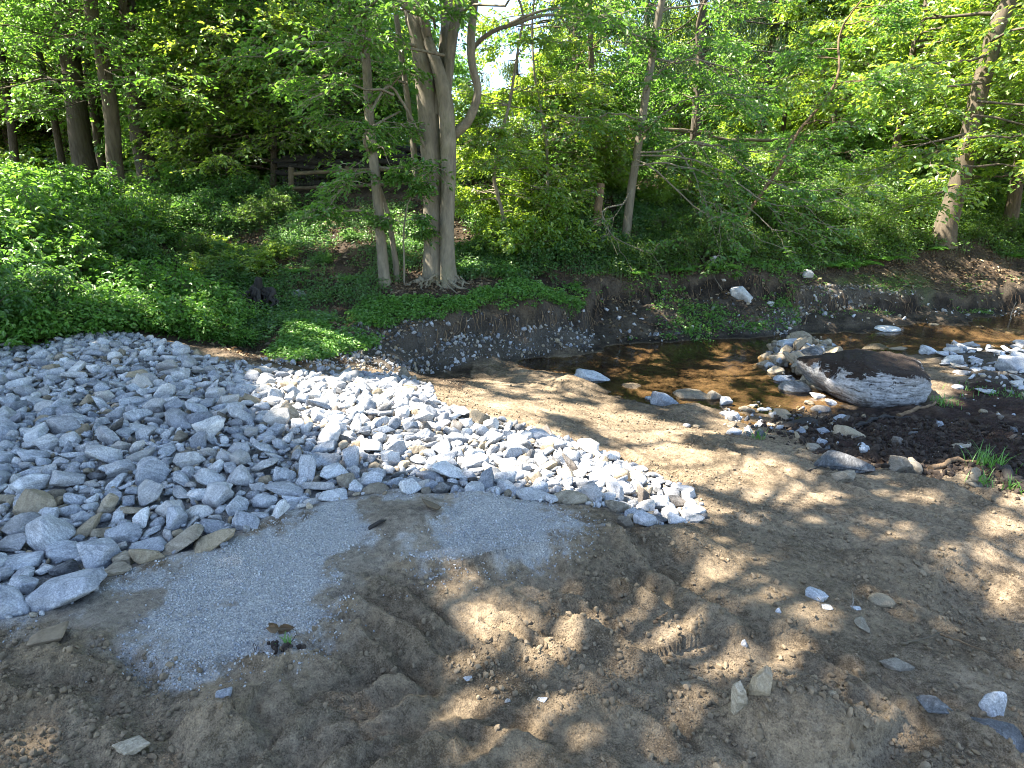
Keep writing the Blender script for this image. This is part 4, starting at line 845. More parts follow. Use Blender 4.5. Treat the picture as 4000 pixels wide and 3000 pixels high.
# --- the big grey tree in the middle: several stems fused at the foot
def centre_tree():
    rng = np.random.default_rng(3); y = 11.3; t = tag(empty('deciduous_tree', gp(945, 612)), 'large smooth grey tree of several fused stems on the bank, roots washed bare', 'tree'); loc = np.array(t.location)
    def stem(uv, w, name='stem', dy=0, ztop=12, sides=16, yy=None, flare=1.0, bark='bark'):
        P = px_line(uv, yy or y, dy); P = extend(P, ztop, rng, .3) if ztop else P; n = 36; C = jitter_line(P, n, .006, rng); k = np.linspace(0, 1, n)
        ws = np.interp(k * (len(P) - 1), np.arange(len(w) + (len(P) - len(w))), list(w) + [w[-1] * .6] * (len(P) - len(w))); r = ws / 2 * y / F
        mb = MB(); tube(mb, C, r, sides, 0, .03, rng)
        # rings and knots where limbs fell
        mb.build(name, M[bark], t, True, loc); return C, r
    tips = []; br = MB()
    A = stem([(938,625),(937,585),(937,500),(934,400),(925,260),(912,130),(898,40),(888,0)], [62,48,42,40,42,38,36,33], 'trunk')
    B = stem([(972,622),(968,580),(966,500),(970,380),(970,300),(964,215),(950,150),(930,90),(918,40)], [46,33,29,29,32,30,24,20,18], 'trunk', yy=11.12)
    stem([(962,215),(972,120),(984,40),(996,-20)], [22,20,20,17], 'limb', -.2)
    stem([(940,250),(956,160),(964,80),(963,0)], [26,26,26,24], 'limb', .3)
    Cc = stem([(975,300),(988,284),(1010,262),(1026,225),(1030,190),(1018,140),(1016,80),(1022,20),(1026,-20)], [18,20,18,16,15,15,15,15,13], 'limb', -.6)
    stem([(1018,112),(1040,85),(1075,62),(1115,50),(1183,32),(1260,40)], [9,9,8,7,5,3], 'limb', -1.2, None, 8)
    stem([(900,420),(894,330),(882,235),(866,130),(853,30),(850,-10)], [13,13,12,12,11,10], 'limb', .6, 10, 10)
    stem([(930,350),(905,290),(870,225),(838,190),(800,245)], [6,6,5,5,3], 'limb', -1.0, None, 7)
    # bare roots at the washed-out foot
    ro = MB()
    for i in range(20):
        u = rng.uniform(905, 995); p = at_y(u, rng.uniform(592, 618), y - .28 + .1 * rng.random()); a = rng.normal(0, .8); L = rng.uniform(.2, .5)
        q = [p]
        for s_ in range(5): q.append(q[-1] + np.array([math.sin(a) * L / 5 + rng.normal(0, .03), -.05 + rng.normal(0, .03), -.5 * L / 5 + rng.normal(0, .02)]))
        q = np.array(q); q[:, 2] = np.maximum(q[:, 2], hgt(q[:, 0], q[:, 1]) - .01); tube(ro, spline(q, 12), np.linspace(rng.uniform(.02, .05), .008, 12), 6, 0, .08, rng)
    ro.build('roots', M['bark'], t, True, loc)
    kn = MB()
    for (u, v, s_) in ((908 + 5, 505, 10), (960, 506, 12), (968, 410, 12), (972, 345, 12), (968, 455, 10), (950, 212, 9), (965, 255, 8)):
        p = at_y(u, v, y - (.20 if u < 950 else .16)); V, Fc = ICO[2]; kn.add((V * (1 + .15 * noise3(V, 2.0, int(u)))[:, None]) * np.array([1, .35, .75]) * s_ * .5 * y / F * 1.0 + p + [0, .03, 0], Fc)
    kn.build('knots', M['bark'], t, True, loc)
    for (u, v, yy, az, L) in ((960, 120, 10.9, -2.6, 2.4), (900, 100, 11, -2.9, 2.8), (1100, 52, 10.2, -.6, 1.6), (880, 180, 11.2, 2.9, 2.2), (940, 60, 11, -1.5, 2.4), (850, 205, 10.6, -2.4, 1.5), (930,40,11,-2.2,3), (990, 30, 11, -.9, 3)):
        br = MB(); branch(br, at_y(u, v, yy), az, rng.uniform(0, .3), L, .025, rng, .3, 5, tips); br.build('limb', M['bark'], t, True, loc)
    for i in range(14):
        br = MB(); branch(br, np.array([-.8 + rng.normal(0, .6), y + rng.normal(0, .5), rng.uniform(6.0, 12)]), rng.uniform(0, 6.28), rng.uniform(0, .6), rng.uniform(2, 4), .05, rng, .2, 4, tips); br.build('limb', M['bark'], t, True, loc)
    lf, mats = leafmb(tips, .42, rng, .095, .058, 'leaf'); lf.build('crown', mats, t, False, loc)
centre_tree()

def small_trees():
    def ex(br, tips, C, rng):
        # the low bough of pale sunlit leaves hanging out to the left, and thin boughs above
        P = spline(px_line([(812, 372), (790, 372), (765, 378), (740, 405), (715, 440), (700, 458)], 11.0, -1.0), 16); tube(br, P, np.linspace(.022, .005, 16), 5)
        for i in range(3, 16):
            for _ in range(2): tips.append((P[i] + rng.normal(0, .05, 3), np.array([rng.normal(-.5, .5), rng.normal(-.2, .5), rng.normal(0, .2)])))
        for uv in ([(800, 240), (815, 215), (835, 195), (870, 160), (880, 150)], [(806, 360), (860, 365), (905, 352), (940, 360)], [(783, 132), (740, 118), (680, 108), (600, 116), (540, 118)], [(783, 105), (770, 70), (755, 20), (752, -20)], [(815, 470), (770, 455), (720, 462), (680, 470)]):
            P = spline(px_line(uv, 11.1, -.6), 14); tube(br, P, np.linspace(.03, .007, 14), 5)
            for i in range(4, 14): tips.append((P[i], P[i] - P[i - 1] + rng.normal(0, .3, 3)))
    forest_tree([(832,602),(828,575),(817,443),(805,327),(791,163),(780,0)], 11.0, 23, 'slim pale-barked tree left of the big grey tree, foot chewed bare', 'bark', 'leaf', 11, 3.6, 14, 2.2, 0, .10, None, .42, 1.5, extra=ex, seed=1)
    forest_tree([(857,592),(856,560),(845,470),(826,400),(818,360)], 11.25, 14, 'thin curved grey sapling between slim pale tree and big grey tree', 'bark', 'leaf', 3.2, 2.4, 3, .8, 0, .08, None, .3, 1.2, seed=2, name='sapling')
    forest_tree([(871,580),(872,540),(875,492),(884,445),(892,405)], 11.0, 5, 'stick-thin forked sapling close beside the big grey tree', 'bark', 'leaf', 2.6, .8, 6, .6, 0, .09, None, .25, 1, seed=3, name='sapling')
small_trees()

# --- forest on the left
LEFT = [
 ([(190,402),(178,330),(165,240),(148,120),(128,0)], 18, 44, 'thick dark furrowed trunk, stoutest of the left-hand forest', 'bark_dark'),
 ([(258,438),(250,360),(243,250),(225,140),(208,60),(192,0)], 15.5, 32, 'brown trunk with pale sunlit edge and ivy at its foot', 'bark_mid'),
 ([(332,440),(318,370),(303,300),(292,200),(285,90)], 17, 40, 'dark leaning trunk with swollen foot behind the shrubs', 'bark_dark'),
 ([(222,375),(208,270),(190,160),(172,60),(160,0)], 21, 20, 'slender dark trunk between the two stoutest left trunks', 'bark_dark'),
 ([(141,398),(125,300),(105,200),(85,120),(70,0)], 20, 15, 'thin dark trunk left of the stoutest forest trunk', 'bark_dark'),
 ([(40,440),(28,300),(14,190),(0,100)], 19, 17, 'thin dark trunk at the left frame edge', 'bark_dark'),
 ([(428,398),(418,330),(410,250),(402,120)], 22, 19, 'dark trunk standing deep in shade above the shrub bank', 'bark_dark'),
 ([(412,395),(408,330),(404,260)], 24, 10, 'thin dark trunk just behind the deep-shade trunk', 'bark_dark'),
 ([(378,400),(377,320),(372,200),(365,60)], 25, 12, 'straight thin trunk in the gap right of the leaning trunk', 'bark_mid'),
]
def front_boughs(br, tips, C, rng):
    y = C[0, 1]; z0 = max(C[0, 2] + 1.8, 2.6); z1 = CZ + .30 * y
    for i in range(9):
        z = rng.uniform(z0 + .6, z1 + .5); k = int(np.clip(np.searchsorted(C[:, 2], z), 1, len(C) - 2)); branch(br, C[k], rng.uniform(-2.9, -.3), rng.uniform(-.15, .3), rng.uniform(1.6, 3.6), .022, rng, .2, 5, tips, sides=4)
for i, (uv, y, wpx, lab, bk) in enumerate(LEFT):
    forest_tree(uv, y, wpx, lab, bk, 'leaf', 15, 3.0 if i != 6 else 2.5, 27, 3.4, 0, .105 if y < 19 else .13, None, .5, 1.45, seed=20 + i, sub=4, extra=front_boughs)

# --- the leafy beech that fills the space left of the slim pale tree
def lb(br, tips, C, rng):
    for i in range(60):
        k = int(rng.integers(3, 22)); branch(br, C[k], rng.uniform(0, 6.28), rng.uniform(-.1, .4), rng.uniform(1.6, 3.6), .022, rng, .2, 5, tips)
forest_tree([(590,400),(592,300),(588,180),(580,40)], 17.5, 14, 'leafy young beech filling the gap left of the slim pale tree', 'bark_mid', 'leaf_bright', 11, 3.0, 20, 3, 0, .115, None, .5, 1.2, seed=31, extra=lb)
forest_tree([(470,395),(474,300),(470,180),(474,40)], 20, 12, 'leafy tree between the leaning dark trunk and the young beech', 'bark_dark', 'leaf', 11, 3.0, 20, 3, 0, .125, None, .5, 1.2, seed=32, extra=lb)
forest_tree([(715,380),(712,260),(720,140),(716,20)], 18.5, 12, 'leafy tree just left of the slim pale tree, above the log stack', 'bark_mid', 'leaf', 11, 3.0, 24, 3, 0, .115, None, .5, 1.2, seed=33, extra=lb)

# --- trees and saplings in the middle and on the right
def bare_boughs(lines, y, dy, r=.02):
    def ex(br, tips, C, rng):
        for uv in lines:
            P = spline(px_line(uv, y, dy), 18) + rng.normal(0, .012, (18, 3)); tube(br, P, np.linspace(r, .004, 18), 5)
            for i in range(3, 18, 1):
                if rng.random() < .55:
                    a = rng.uniform(0, 6.28); L = rng.uniform(.2, .7); d = nrm(P[i] - P[i - 1]) * .8 + np.array([math.cos(a) * .5, math.sin(a) * .3, rng.normal(-.1, .35)])
                    Q = P[i] + d * (L * np.linspace(0, 1, 5))[:, None]; Q[1:] += rng.normal(0, .02, (4, 3)); Q[:, 2] -= .12 * np.linspace(0, 1, 5) ** 2; tube(br, Q, np.linspace(.008, .003, 5), 4, cap=False)
                    if rng.random() < .75: tips.append((Q[-1], d))
                    if rng.random() < .3: tips.append((Q[2], d))
    return ex
forest_tree([(1353,486),(1362,420),(1377,327),(1395,187),(1412,90),(1428,0)], 13.6, 19, 'grey leaning tree above the cut bank with long bare boughs reaching right', 'bark', 'leaf', 12, 3.4, 16, 2.4, 0, .10, None, .42, 1.3, seed=40,
    extra=bare_boughs([[(1378,330),(1440,325),(1500,305),(1560,330),(1640,380),(1720,410),(1800,408),(1885,402)], [(1378,335),(1470,340),(1540,360),(1600,400),(1660,440),(1740,445),(1800,430)], [(1376,345),(1420,370),(1470,420),(1530,465),(1590,480),(1650,520),(1720,545)],
        [(1362,415),(1345,440),(1302,455),(1310,490),(1340,520),(1400,545),(1440,520)], [(1380,300),(1440,240),(1520,205),(1600,208),(1660,212)], [(1372,360),(1450,355),(1560,390),(1640,475),(1700,500),(1760,480)], [(1393,200),(1430,150),(1500,120),(1560,100)], [(1385,260),(1330,245),(1260,255),(1190,240)], [(1500,310),(1560,318),(1620,330),(1690,322)], [(1470,330),(1500,380),(1520,430),(1560,455)]], 13.2, -1.6))
def low_twigs(n, z0, z1, L, base_=None):
    def ex(br, tips, C, rng):
        if base_: base_(br, tips, C, rng)
        for i in range(n):
            z = C[0, 2] + rng.uniform(z0, z1); k = int(np.clip(np.searchsorted(C[:, 2], z), 1, len(C) - 2)); branch(br, C[k], rng.uniform(0, 6.28), rng.uniform(-.15, .4), rng.uniform(.5, 1) * L, .014, rng, .3, 5, tips, sides=4, subl=.55)
    return ex
forest_tree([(1277,430),(1278,330),(1279,233),(1277,120),(1275,0)], 14.4, 15, 'straight grey tree behind the rotten stump', 'bark_mid', 'leaf', 12, 3.0, 12, 2.2, 0, .10, None, .36, 1.2, seed=41, extra=low_twigs(24, .9, 3.6, 1.7))
forest_tree([(1488,415),(1496,340),(1503,261),(1510,140),(1516,20)], 15.5, 10, 'slim sapling with a sunlit foot below the rail fence', 'bark_mid', 'leaf', 10, 2.2, 10, 1.9, 0, .10, None, .36, 1.2, seed=42, extra=low_twigs(24, .8, 3.4, 1.8))
forest_tree([(1088,480),(1078,430),(1070,385),(1082,310),(1105,220),(1125,95),(1130,20)], 12.6, 9, 'crooked thin sapling right of the big grey tree', 'bark', 'leaf_bright', 7, 1.4, 10, 1.5, 0, .095, None, .34, 1.2, seed=43, extra=low_twigs(22, .6, 3.2, 1.4))
forest_tree([(1183,420),(1180,330),(1168,240),(1155,160),(1150,60)], 13.5, 8, 'thin sapling midway between crooked sapling and rotten stump', 'bark', 'leaf_bright', 6, 1.4, 9, 1.5, 0, .095, None, .34, 1.2, seed=44, extra=low_twigs(24, .5, 3.0, 1.5))
forest_tree([(1235,400),(1238,300),(1236,200),(1242,100)], 15, 7, 'thin straight sapling left of the straight grey tree', 'bark', 'leaf_bright', 6.5, 1.4, 9, 1.5, 0, .095, None, .34, 1.2, seed=45, extra=low_twigs(24, .5, 3.2, 1.5))
forest_tree([(1610,474),(1650,410),(1685,355),(1727,275),(1783,210),(1810,150)], 14.2, 9, 'dead-looking sapling leaning far to the right', 'deadwood', 'leaf', 6.2, 3.0, 6, 1.4, 0, .10, None, .36, 1.1, seed=46, extra=low_twigs(16, .8, 4.5, 1.6))
def rt(br, tips, C, rng):
    for (u, v, yy, az, L) in ((2075,330,14.6,-2.6,2.6),(2085,290,14.6,-2.9,3.0),(2060,400,14.8,-2.3,2.0),(2100,250,14.6,-.4,2.4),(2110,220,14.2,-1.2,2.6),(2120,180,14.6,-2.9,3.2),(2090,300,14.5,-.8,2.2),(2130,120,14.6,-2.6,3.4),(2080,360,14.3,-.5,2.0),(2140,90,14.5,-1.5,3)):
        branch(br, at_y(u, v, yy), az, rng.uniform(-.15, .2), L, .03, rng, .22, 7, tips)
forest_tree([(2038,516),(2045,480),(2071,387),(2099,252),(2131,126),(2173,0)], 15.4, 38, 'thick brown trunk leaning right at the head of the shaded bank', 'bark_mid', 'leaf_bright', 14, 5, 26, 3.6, 0, .135, None, .55, 1.5, seed=50, extra=rt, sub=5)
def rt2(br, tips, C, rng):
    for i in range(26):
        k = rng.integers(6, 24); branch(br, C[k], rng.uniform(-3.3, .2), rng.uniform(-.1, .45), rng.uniform(2.0, 3.8), .03, rng, .2, 6, tips)
forest_tree([(1945,262),(1949,235),(1962,170),(1978,90),(2003,0)], 20, 15, 'slender trunk among bright yellow-green leaves right of the spruce', 'bark_mid', 'leaf_bright', 14, 4.5, 26, 3.2, 0, .15, None, .6, 1.1, seed=51, extra=rt2, sub=5)
forest_tree([(2185,470),(2196,400),(2206,330),(2222,200),(2240,60)], 16.5, 26, 'brown trunk at the right frame edge behind the leaning one', 'bark_mid', 'leaf_bright', 13, 2.6, 30, 3.2, 0, .135, None, .55, 1.3, seed=52, extra=rt2)
forest_tree([(1800,300),(1806,200),(1815,100),(1822,0)], 23, 12, 'young maple behind the fence, all bright backlit leaves', 'bark_mid', 'leaf_bright', 12, 1.4, 50, 3.2, 0, .16, None, .6, 1.1, seed=53, sub=5)
forest_tree([(1690,300),(1700,200),(1700,100),(1704,0)], 25, 10, 'young maple left of the bright one, half hidden by spruce', 'bark_mid', 'leaf_bright', 12, 1.2, 40, 3.0, 0, .17, None, .6, 1.1, seed=54, sub=5)
forest_tree([(2090,330),(2085,200),(2075,60)], 24, 12, 'maple filling the gap behind the leaning right trunk', 'bark_mid', 'leaf_bright', 11, 1.6, 36, 3.2, 0, .16, None, .6, 1.1, seed=55, sub=5)

# --- the spruces with hanging curtains of needles
def spruce(u, vb, y, wpx, label, seed, ztop=17, z0=1.6, spread=3.4, mat='needle'):
    rng = np.random.default_rng(seed); p = at_y(u, vb, y); p[2] = hz(p[0], p[1]); top = np.array([p[0] + rng.normal(0, .1), p[1], ztop]); r0 = wpx / 2 * y / F
    tr = MB(); C = spline(np.array([p, (p + top) / 2 + rng.normal(0, .05, 3), top]), 24); tube(tr, C, np.linspace(r0 * 1.2, .03, 24), 12, 0, .04, rng)
    br = MB(); P_, D_, N_ = [], [], []
    for k in range(int((ztop - z0) * 6.5)):
        z = z0 + p[2] + (ztop - z0 - p[2]) * rng.random(); az = rng.uniform(0, 6.283); L = spread * (1 - (z - p[2]) / (ztop - p[2] + .5)) * rng.uniform(.7, 1.1) + .3
        c = np.array([np.interp(z, C[:, 2], C[:, 0]), np.interp(z, C[:, 2], C[:, 1]), z]); t = np.linspace(0, 1, 9); d = np.array([math.cos(az), math.sin(az), -.1])
        B = c + d * (L * t)[:, None]; B[:, 2] += -.32 * L * t + .25 * L * t ** 2.2; B += rng.normal(0, .02, B.shape); tube(br, B, np.linspace(.035, .006, 9), 4, cap=False)
        for i in range(1, 9):
            for s_ in range(5):
                q = B[i] - (B[i] - B[i - 1]) * rng.random() + np.array([rng.normal(0, .06), rng.normal(0, .06), 0]); h = rng.uniform(.25, .75); m = 9
                tt = (np.arange(m) + rng.random(m)) / m; pts = q - np.array([0, 0, 1]) * (h * tt)[:, None] + rng.normal(0, .02, (m, 3)); a = rng.uniform(0, 6.28, m)
                P_.append(pts); D_.append(np.stack([np.cos(a) * .5, np.sin(a) * .5, np.full(m, -1.)], -1)); N_.append(np.stack([-np.sin(a), np.cos(a), np.zeros(m)], -1) + rng.normal(0, .5, (m, 3)))
    lf = MB(); P_, D_, N_ = map(np.vstack, (P_, D_, N_)); leaves(lf, P_, D_, N_, rng.uniform(.08, .19, len(P_)), .026, 0, True, 0)
    finish_tree('spruce_tree', label, 'tree', p, [('trunk', tr, [M['bark_dark']], True), ('branches', br, [M['bark_dark']], True), ('crown', lf, [M[mat]], False)])
spruce(1242, 330, 20, 17, 'dark spruce with drooping needle curtains right of the sky gap', 61, 16, 3.2, 3.4)
spruce(1500, 330, 21.5, 18, 'broad dark spruce filling the upper middle, drooping boughs', 62, 16, 2.2, 4.2)
spruce(1640, 310, 24, 16, 'dark spruce behind the broad one, against bright maple leaves', 63, 16, 3.0, 3.4)
spruce(1120, 330, 27, 12, 'distant light spruce below the sky gap, right of its twin', 64, 7.3, .3, 3.2, 'hemlock')
spruce(1030, 330, 30, 12, 'distant light spruce just right of the big grey tree', 66, 7.4, .3, 3.0, 'hemlock')
spruce(1210, 330, 29, 12, 'distant light spruce behind the thin straight sapling', 67, 8.4, .3, 3.0, 'hemlock')
spruce(1385, 330, 26, 12, 'spruce standing behind the grey leaning tree', 65, 13, 1.0, 3.0)

# --- the trees farther back, a few kinds repeated
def back_tree(kind, seed):
    rng = np.random.default_rng(seed); h = (11, 8, 12)[kind]; tr = MB(); C = spline(np.array([[0, 0, -.3], [rng.normal(0, .15), rng.normal(0, .15), h * .5], [rng.normal(0, .5), rng.normal(0, .5), h]]), 20)
    tube(tr, C, np.linspace((.17, .11, .22)[kind], .03, 20), 9, 0, .04, rng); br = MB(); tips = []
    for i in range((52, 60, 56)[kind]):
        z = (1.6, .9, 2.6)[kind] + (h - 2) * rng.random() ** 1.25; k = int(np.clip(z / h * 19, 0, 18)); branch(br, C[k], rng.uniform(0, 6.28), rng.uniform(-.1, .5), rng.uniform(2.0, 3.6), .03, rng, .22, 4, tips, sides=4)
    lf, mats = leafmb(tips, .75, rng, .2, .13, ('leaf', 'leaf_bright', 'leaf_bright')[kind], simple=True, twigs=4, per=6)
    tr.merge(br)
    return [('trunk', tr.mesh('trunk', [M[('bark_mid', 'bark_mid', 'bark_dark')[kind]]], True)), ('crown', lf.mesh('crown', mats, False))]
BACK = [back_tree(k, 200 + k) for k in range(3)]
BL = ['mid-green tree of the wood standing behind the front trunks', 'young bright-leaved tree in the wood behind the bank', 'tall dark tree of the wood standing far back in shade']
def put_back(x, y, kind, rz, sc):
    t = tag(empty('woodland_tree', (x, y, hz(x, y))), BL[kind], 'tree', 'trees of the wood behind the bank'); t.rotation_euler = (0, 0, rz); t.scale = (sc, sc, sc)
    for n_, me in BACK[kind]: link(n_, me, t)
rngB = np.random.default_rng(9)
def ux(u, y): return at_y(u, 300, y)[0]
for (u, y, k) in [(40,26,2),(110,30,0),(200,27,0),(270,33,2),(320,24,0),(390,29,1),(470,25,0),(520,34,2),(560,21,0),(620,28,0),(690,24,0),(740,32,1),(790,26,0),(850,30,1),(905,36,0),(-60,30,0),(-40,38,1),(60,40,1),(160,42,2),(250,44,1),(340,42,1),(450,42,0),(560,44,1),(660,40,2),(760,44,1),(860,46,0),(660,19.5,0),(500,18.5,0),
                  (1330,34,1),(1440,36,0),(1560,33,1),(1690,36,1),(1820,34,1),(1900,30,1),(1990,28,0),(2060,34,1),(2130,30,1),(2220,26,1),(2300,30,0),(2180,21,0),(2300,19,1),(2380,24,0),(1750,29,1),(1950,42,0),(2120,42,0),(1620,44,0),(1500,44,1),(1000,48,0),(1130,50,1),(930,50,2)] + [(-500 + 78 * i, 36 + 5 * (i % 3), 1 if i % 4 else 0) for i in range(16)] + [(1300 + 75 * i, 38 + 4 * (i % 3), 1) for i in range(20)] + [(-420 + 90 * i, 25 + 3 * (i % 2), 1) for i in range(9)]:
    put_back(ux(u, y) + rngB.normal(0, .3), y + rngB.normal(0, .4), k, rngB.uniform(0, 6.28), rngB.uniform(.85, 1.15) * (.45 if 930 <= u <= 1200 else 1))
# ------------------------------------------------------------ shade: unseen trees added left of the picture, crowns shaped so sun patches fall as masked
SUNP = Gs([(520,815),(620,800),(760,812),(900,830),(1040,895),(1180,930),(1300,975),(1500,1060),(1545,1130),(1480,1140),(1360,1080),(1200,1050),(1060,1035),(960,1010),(820,985),(700,960),(620,920),(560,870)])
DIM = Gs([(560,1180),(760,1120),(1000,1130),(1350,1140),(1420,1230),(1300,1330),(1100,1420),(800,1480),(560,1440)])
def litness(x, y):
    L = np.full(x.shape, .86)
    L = np.where(sdf(x, y, PILE) > -.05, .05, L); L = np.where((sdf(x, y, PAD) > -.22) & (x < 1.1), .03, L)
    L = np.where((y < 2.9) & (x < -.35), .66, L); L = np.where((y < 3.1) & (x > -.35) & (x < .55), .62, L)
    L = np.where(sdf(x, y, DIM) > 0, np.minimum(L, .40), L)
    L = np.where((sdf(x, y, PAD) > -.2) & (x < 1.1), np.minimum(L, .05), L)
    L = np.where(sdf(x, y, SUNP) > -.12, 1.2, L)
    L = np.where(sdf(x, y, SOIL) > .1, .3, L); L = np.where(sdf(x, y, BAR) > .0, .5, L)
    bank = (sdf(x, y, FACE) > -.2) | (y > 9.6); L = np.where(bank, .6, L); L = np.where(bank & (x < -2.2), .38, L); L = np.where(bank & (x > -.8) & (x < 3) & (y > 11), .85, L)
    L = np.where((y > 7) & (y < 11.5) & (x > 1.2) & (x < 5) & (sdf(x, y, FACE) < -.3), .78, L)
    return L
def shade_trees():
    rng = np.random.default_rng(99); N = 60000; x = rng.uniform(-7.5, 9, N); y = rng.uniform(.6, 12.5, N)
    n = .55 * fbm(x * 1.1, y * 1.1, 301, 3) + .9 * fbm((x + y * .7) * 5.0, y * 1.3, 302, 3); rk = np.argsort(np.argsort(n)) / N
    ed = .10 * fbm(x * 3, y * 3, 303, 2)
    k = rk + ed > litness(x, y); x, y = x[k], y[k]; z = base(x, y)
    n_ = 9500; x, y, z = x[:n_], y[:n_], z[:n_]; h = rng.uniform(7.5, 12, len(x))
    T = (h / SUN_DIR[2])[:, None] * SUN_DIR[None]; C = np.stack([x, y, z], -1) + T
    u, v, d = project(C[:, 0], C[:, 1], C[:, 2]); keep = (v < -70) | (d < 0) | (u < -250); C = C[keep]
    spots = [(-9.8, 4.2), (-10.5, 9.5), (-6.5, .6), (-12.5, 6.5)]; D = np.stack([np.hypot(C[:, 0] - a, C[:, 1] - b) for a, b in spots], 1); own = D.argmin(1)
    for i, (a, b) in enumerate(spots):
        Ci = C[own == i]; p = np.array([a, b, hz(a, b)]); top = np.array([a + .4, b, 11.5]); tr = MB(); P = spline(np.array([p - [0, 0, .2], (p + top) / 2 + [.2, .1, 0], top]), 26)
        tube(tr, P, np.linspace(.30, .05, 26) + .12 * np.exp(-np.arange(26) / 1.5), 14, 0, .04, rng); br = MB()
        for c in Ci[::45]:
            s_ = P[int(np.clip(np.searchsorted(P[:, 2], c[2] - 1.6), 6, 24))]; m = (s_ + c) / 2 + np.array([0, 0, .35]); tube(br, spline(np.array([s_, m, c]), 9), np.linspace(.05, .008, 9), 5)
        lf = MB(); H = nrm(np.stack([Ci[:, 0] - a, Ci[:, 1] - b, np.zeros(len(Ci))], -1)); sprays(lf, Ci, H, .27 * rng.uniform(.7, 1.2, len(Ci)), rng, 4, 5, .13, .09, 0, 1, True, .35)
        finish_tree('deciduous_tree', ['tall broad tree left of the stone heap, its crown shading the stones', 'tall tree beyond the left end of the heap, its crown over the bank', 'tall tree near the viewer on the left, its crown over the dug sand', 'tall tree farthest left, its crown behind the others'][i], 'tree', p, [('trunk', tr, [M['bark_dark']], True), ('branches', br, [M['bark_dark']], True), ('crown', lf, [M['leaf_dark'], M['twig']], False)])
shade_trees()

# ------------------------------------------------------------ shrubs
def shrub_kind(seed, h, r, n, L, W, mat, weeping=.25):
    rng = np.random.default_rng(seed); st = MB(); tips = []
    for i in range(n):
        az = rng.uniform(0, 6.283); out = r * math.sqrt(rng.random()); top = h * (1 - .55 * (out / r) ** 2) * rng.uniform(.55, 1.1); t = np.linspace(0, 1, 7)
        P = np.stack([np.cos(az) * (out * t ** 1.3), np.sin(az) * (out * t ** 1.3), top * (t - weeping * t ** 3) / (1 - weeping)], -1); P[1:] += rng.normal(0, .03, (6, 3)); tube(st, P, np.linspace(.009, .002, 7), 4, cap=False)
        for k in range(2, 7): tips.append((P[k], P[k] - P[k - 1] + rng.normal(0, .12, 3)))
    lf = MB(); C = np.array([a for a, b in tips]); H = nrm(np.array([b for a, b in tips])); sprays(lf, C, H, rng.uniform(.10, .26, len(C)), rng, 3, 5, L, W, 0, 1, False, .5, False, .85)
    return [('stems', st.mesh('stems', [M['bark_mid']], True)), ('foliage', lf.mesh('foliage', [M[mat], M['twig']], False))]
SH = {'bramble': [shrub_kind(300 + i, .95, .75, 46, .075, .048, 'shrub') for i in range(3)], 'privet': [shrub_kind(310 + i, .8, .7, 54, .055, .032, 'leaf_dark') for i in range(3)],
      'jewel': [shrub_kind(320 + i, .55, .6, 46, .07, .042, 'herb', .1) for i in range(2)], 'sapl': [shrub_kind(330 + i, 1.3, .7, 34, .09, .055, 'leaf') for i in range(2)], 'pale': [shrub_kind(340 + i, .9, .8, 30, .085, .055, 'leaf_bright', .45) for i in range(2)]}
SLAB = {'bramble': 'bushy green bramble', 'privet': 'dark small-leaved shrub', 'jewel': 'low fresh-green leafy shrub', 'sapl': 'tall loose shrub with broad leaves', 'pale': 'sunlit arching pale-leaved shrub'}
def put_shrub(u, v, kind, sc, zs=1.0, where='', group=None, rng=rngB):
    p = gp(u, v); t = tag(empty('shrub', p), f'{SLAB[kind]} {where}', 'shrub', group or f'{SLAB[kind]}s {where}'); t.rotation_euler = (0, 0, rng.uniform(0, 6.28)); t.scale = (sc, sc, sc * zs); parts = SH[kind][int(rng.integers(len(SH[kind])))]
    for n_, me in parts: link(n_, me, t)
for (u, v, k, s) in [(0,640,'sapl',1.1),(90,600,'sapl',1.15),(210,600,'sapl',.9),(270,560,'sapl',.95),(40,540,'sapl',1.2),(150,520,'sapl',1.1),(250,500,'sapl',1.1),(330,540,'sapl',.8),(20,690,'bramble',1.0),(120,700,'bramble',.8),(60,620,'privet',1.3),(180,640,'sapl',.8),(0,560,'bramble',1.3),(120,560,'bramble',1.25),(230,570,'privet',1.1),(60,500,'sapl',1.2),(190,505,'bramble',1.2),(290,520,'privet',1.2),(20,470,'sapl',1.1),(150,470,'sapl',1.0),(330,600,'bramble',.8),(-40,640,'bramble',1.3),(-50,740,'bramble',1.0),(340,470,'bramble',.9)]:
    put_shrub(u, v, k, s, 1.0, 'on the bank left above the stone heap')
for (u, v, k, s) in [(180,715,'jewel',.8),(250,712,'jewel',.9),(320,712,'jewel',1.0),(390,722,'jewel',.9),(440,735,'jewel',.8),(300,660,'jewel',1.1),(380,670,'jewel',1.1),(440,690,'jewel',1.0),(500,745,'jewel',.6),(480,700,'jewel',.8),(250,640,'jewel',1.0),(90,725,'jewel',.9),(20,738,'jewel',.9),(350,630,'jewel',.9)]:
    put_shrub(u, v, k, s, .95, 'just behind the crown of the stone heap')
for (u, v, k, s) in [(430,560,'privet',.75),(500,580,'bramble',.6),(480,620,'bramble',.6),(600,560,'jewel',.4),(700,560,'jewel',.4),(760,520,'jewel',.4)]:
    put_shrub(u, v, k, s, .9, 'on the slope left of the grey trees')
for (u, v, k, s) in [(380,450,'sapl',.8),(440,440,'bramble',.9),(500,450,'bramble',.8),(560,445,'bramble',.8),(610,450,'bramble',.6),(420,490,'bramble',.9),(480,500,'bramble',.8),(540,500,'privet',.8),(590,480,'privet',.7)]:
    put_shrub(u, v, k, s, 1.0, 'in the shade left of the rail fence')
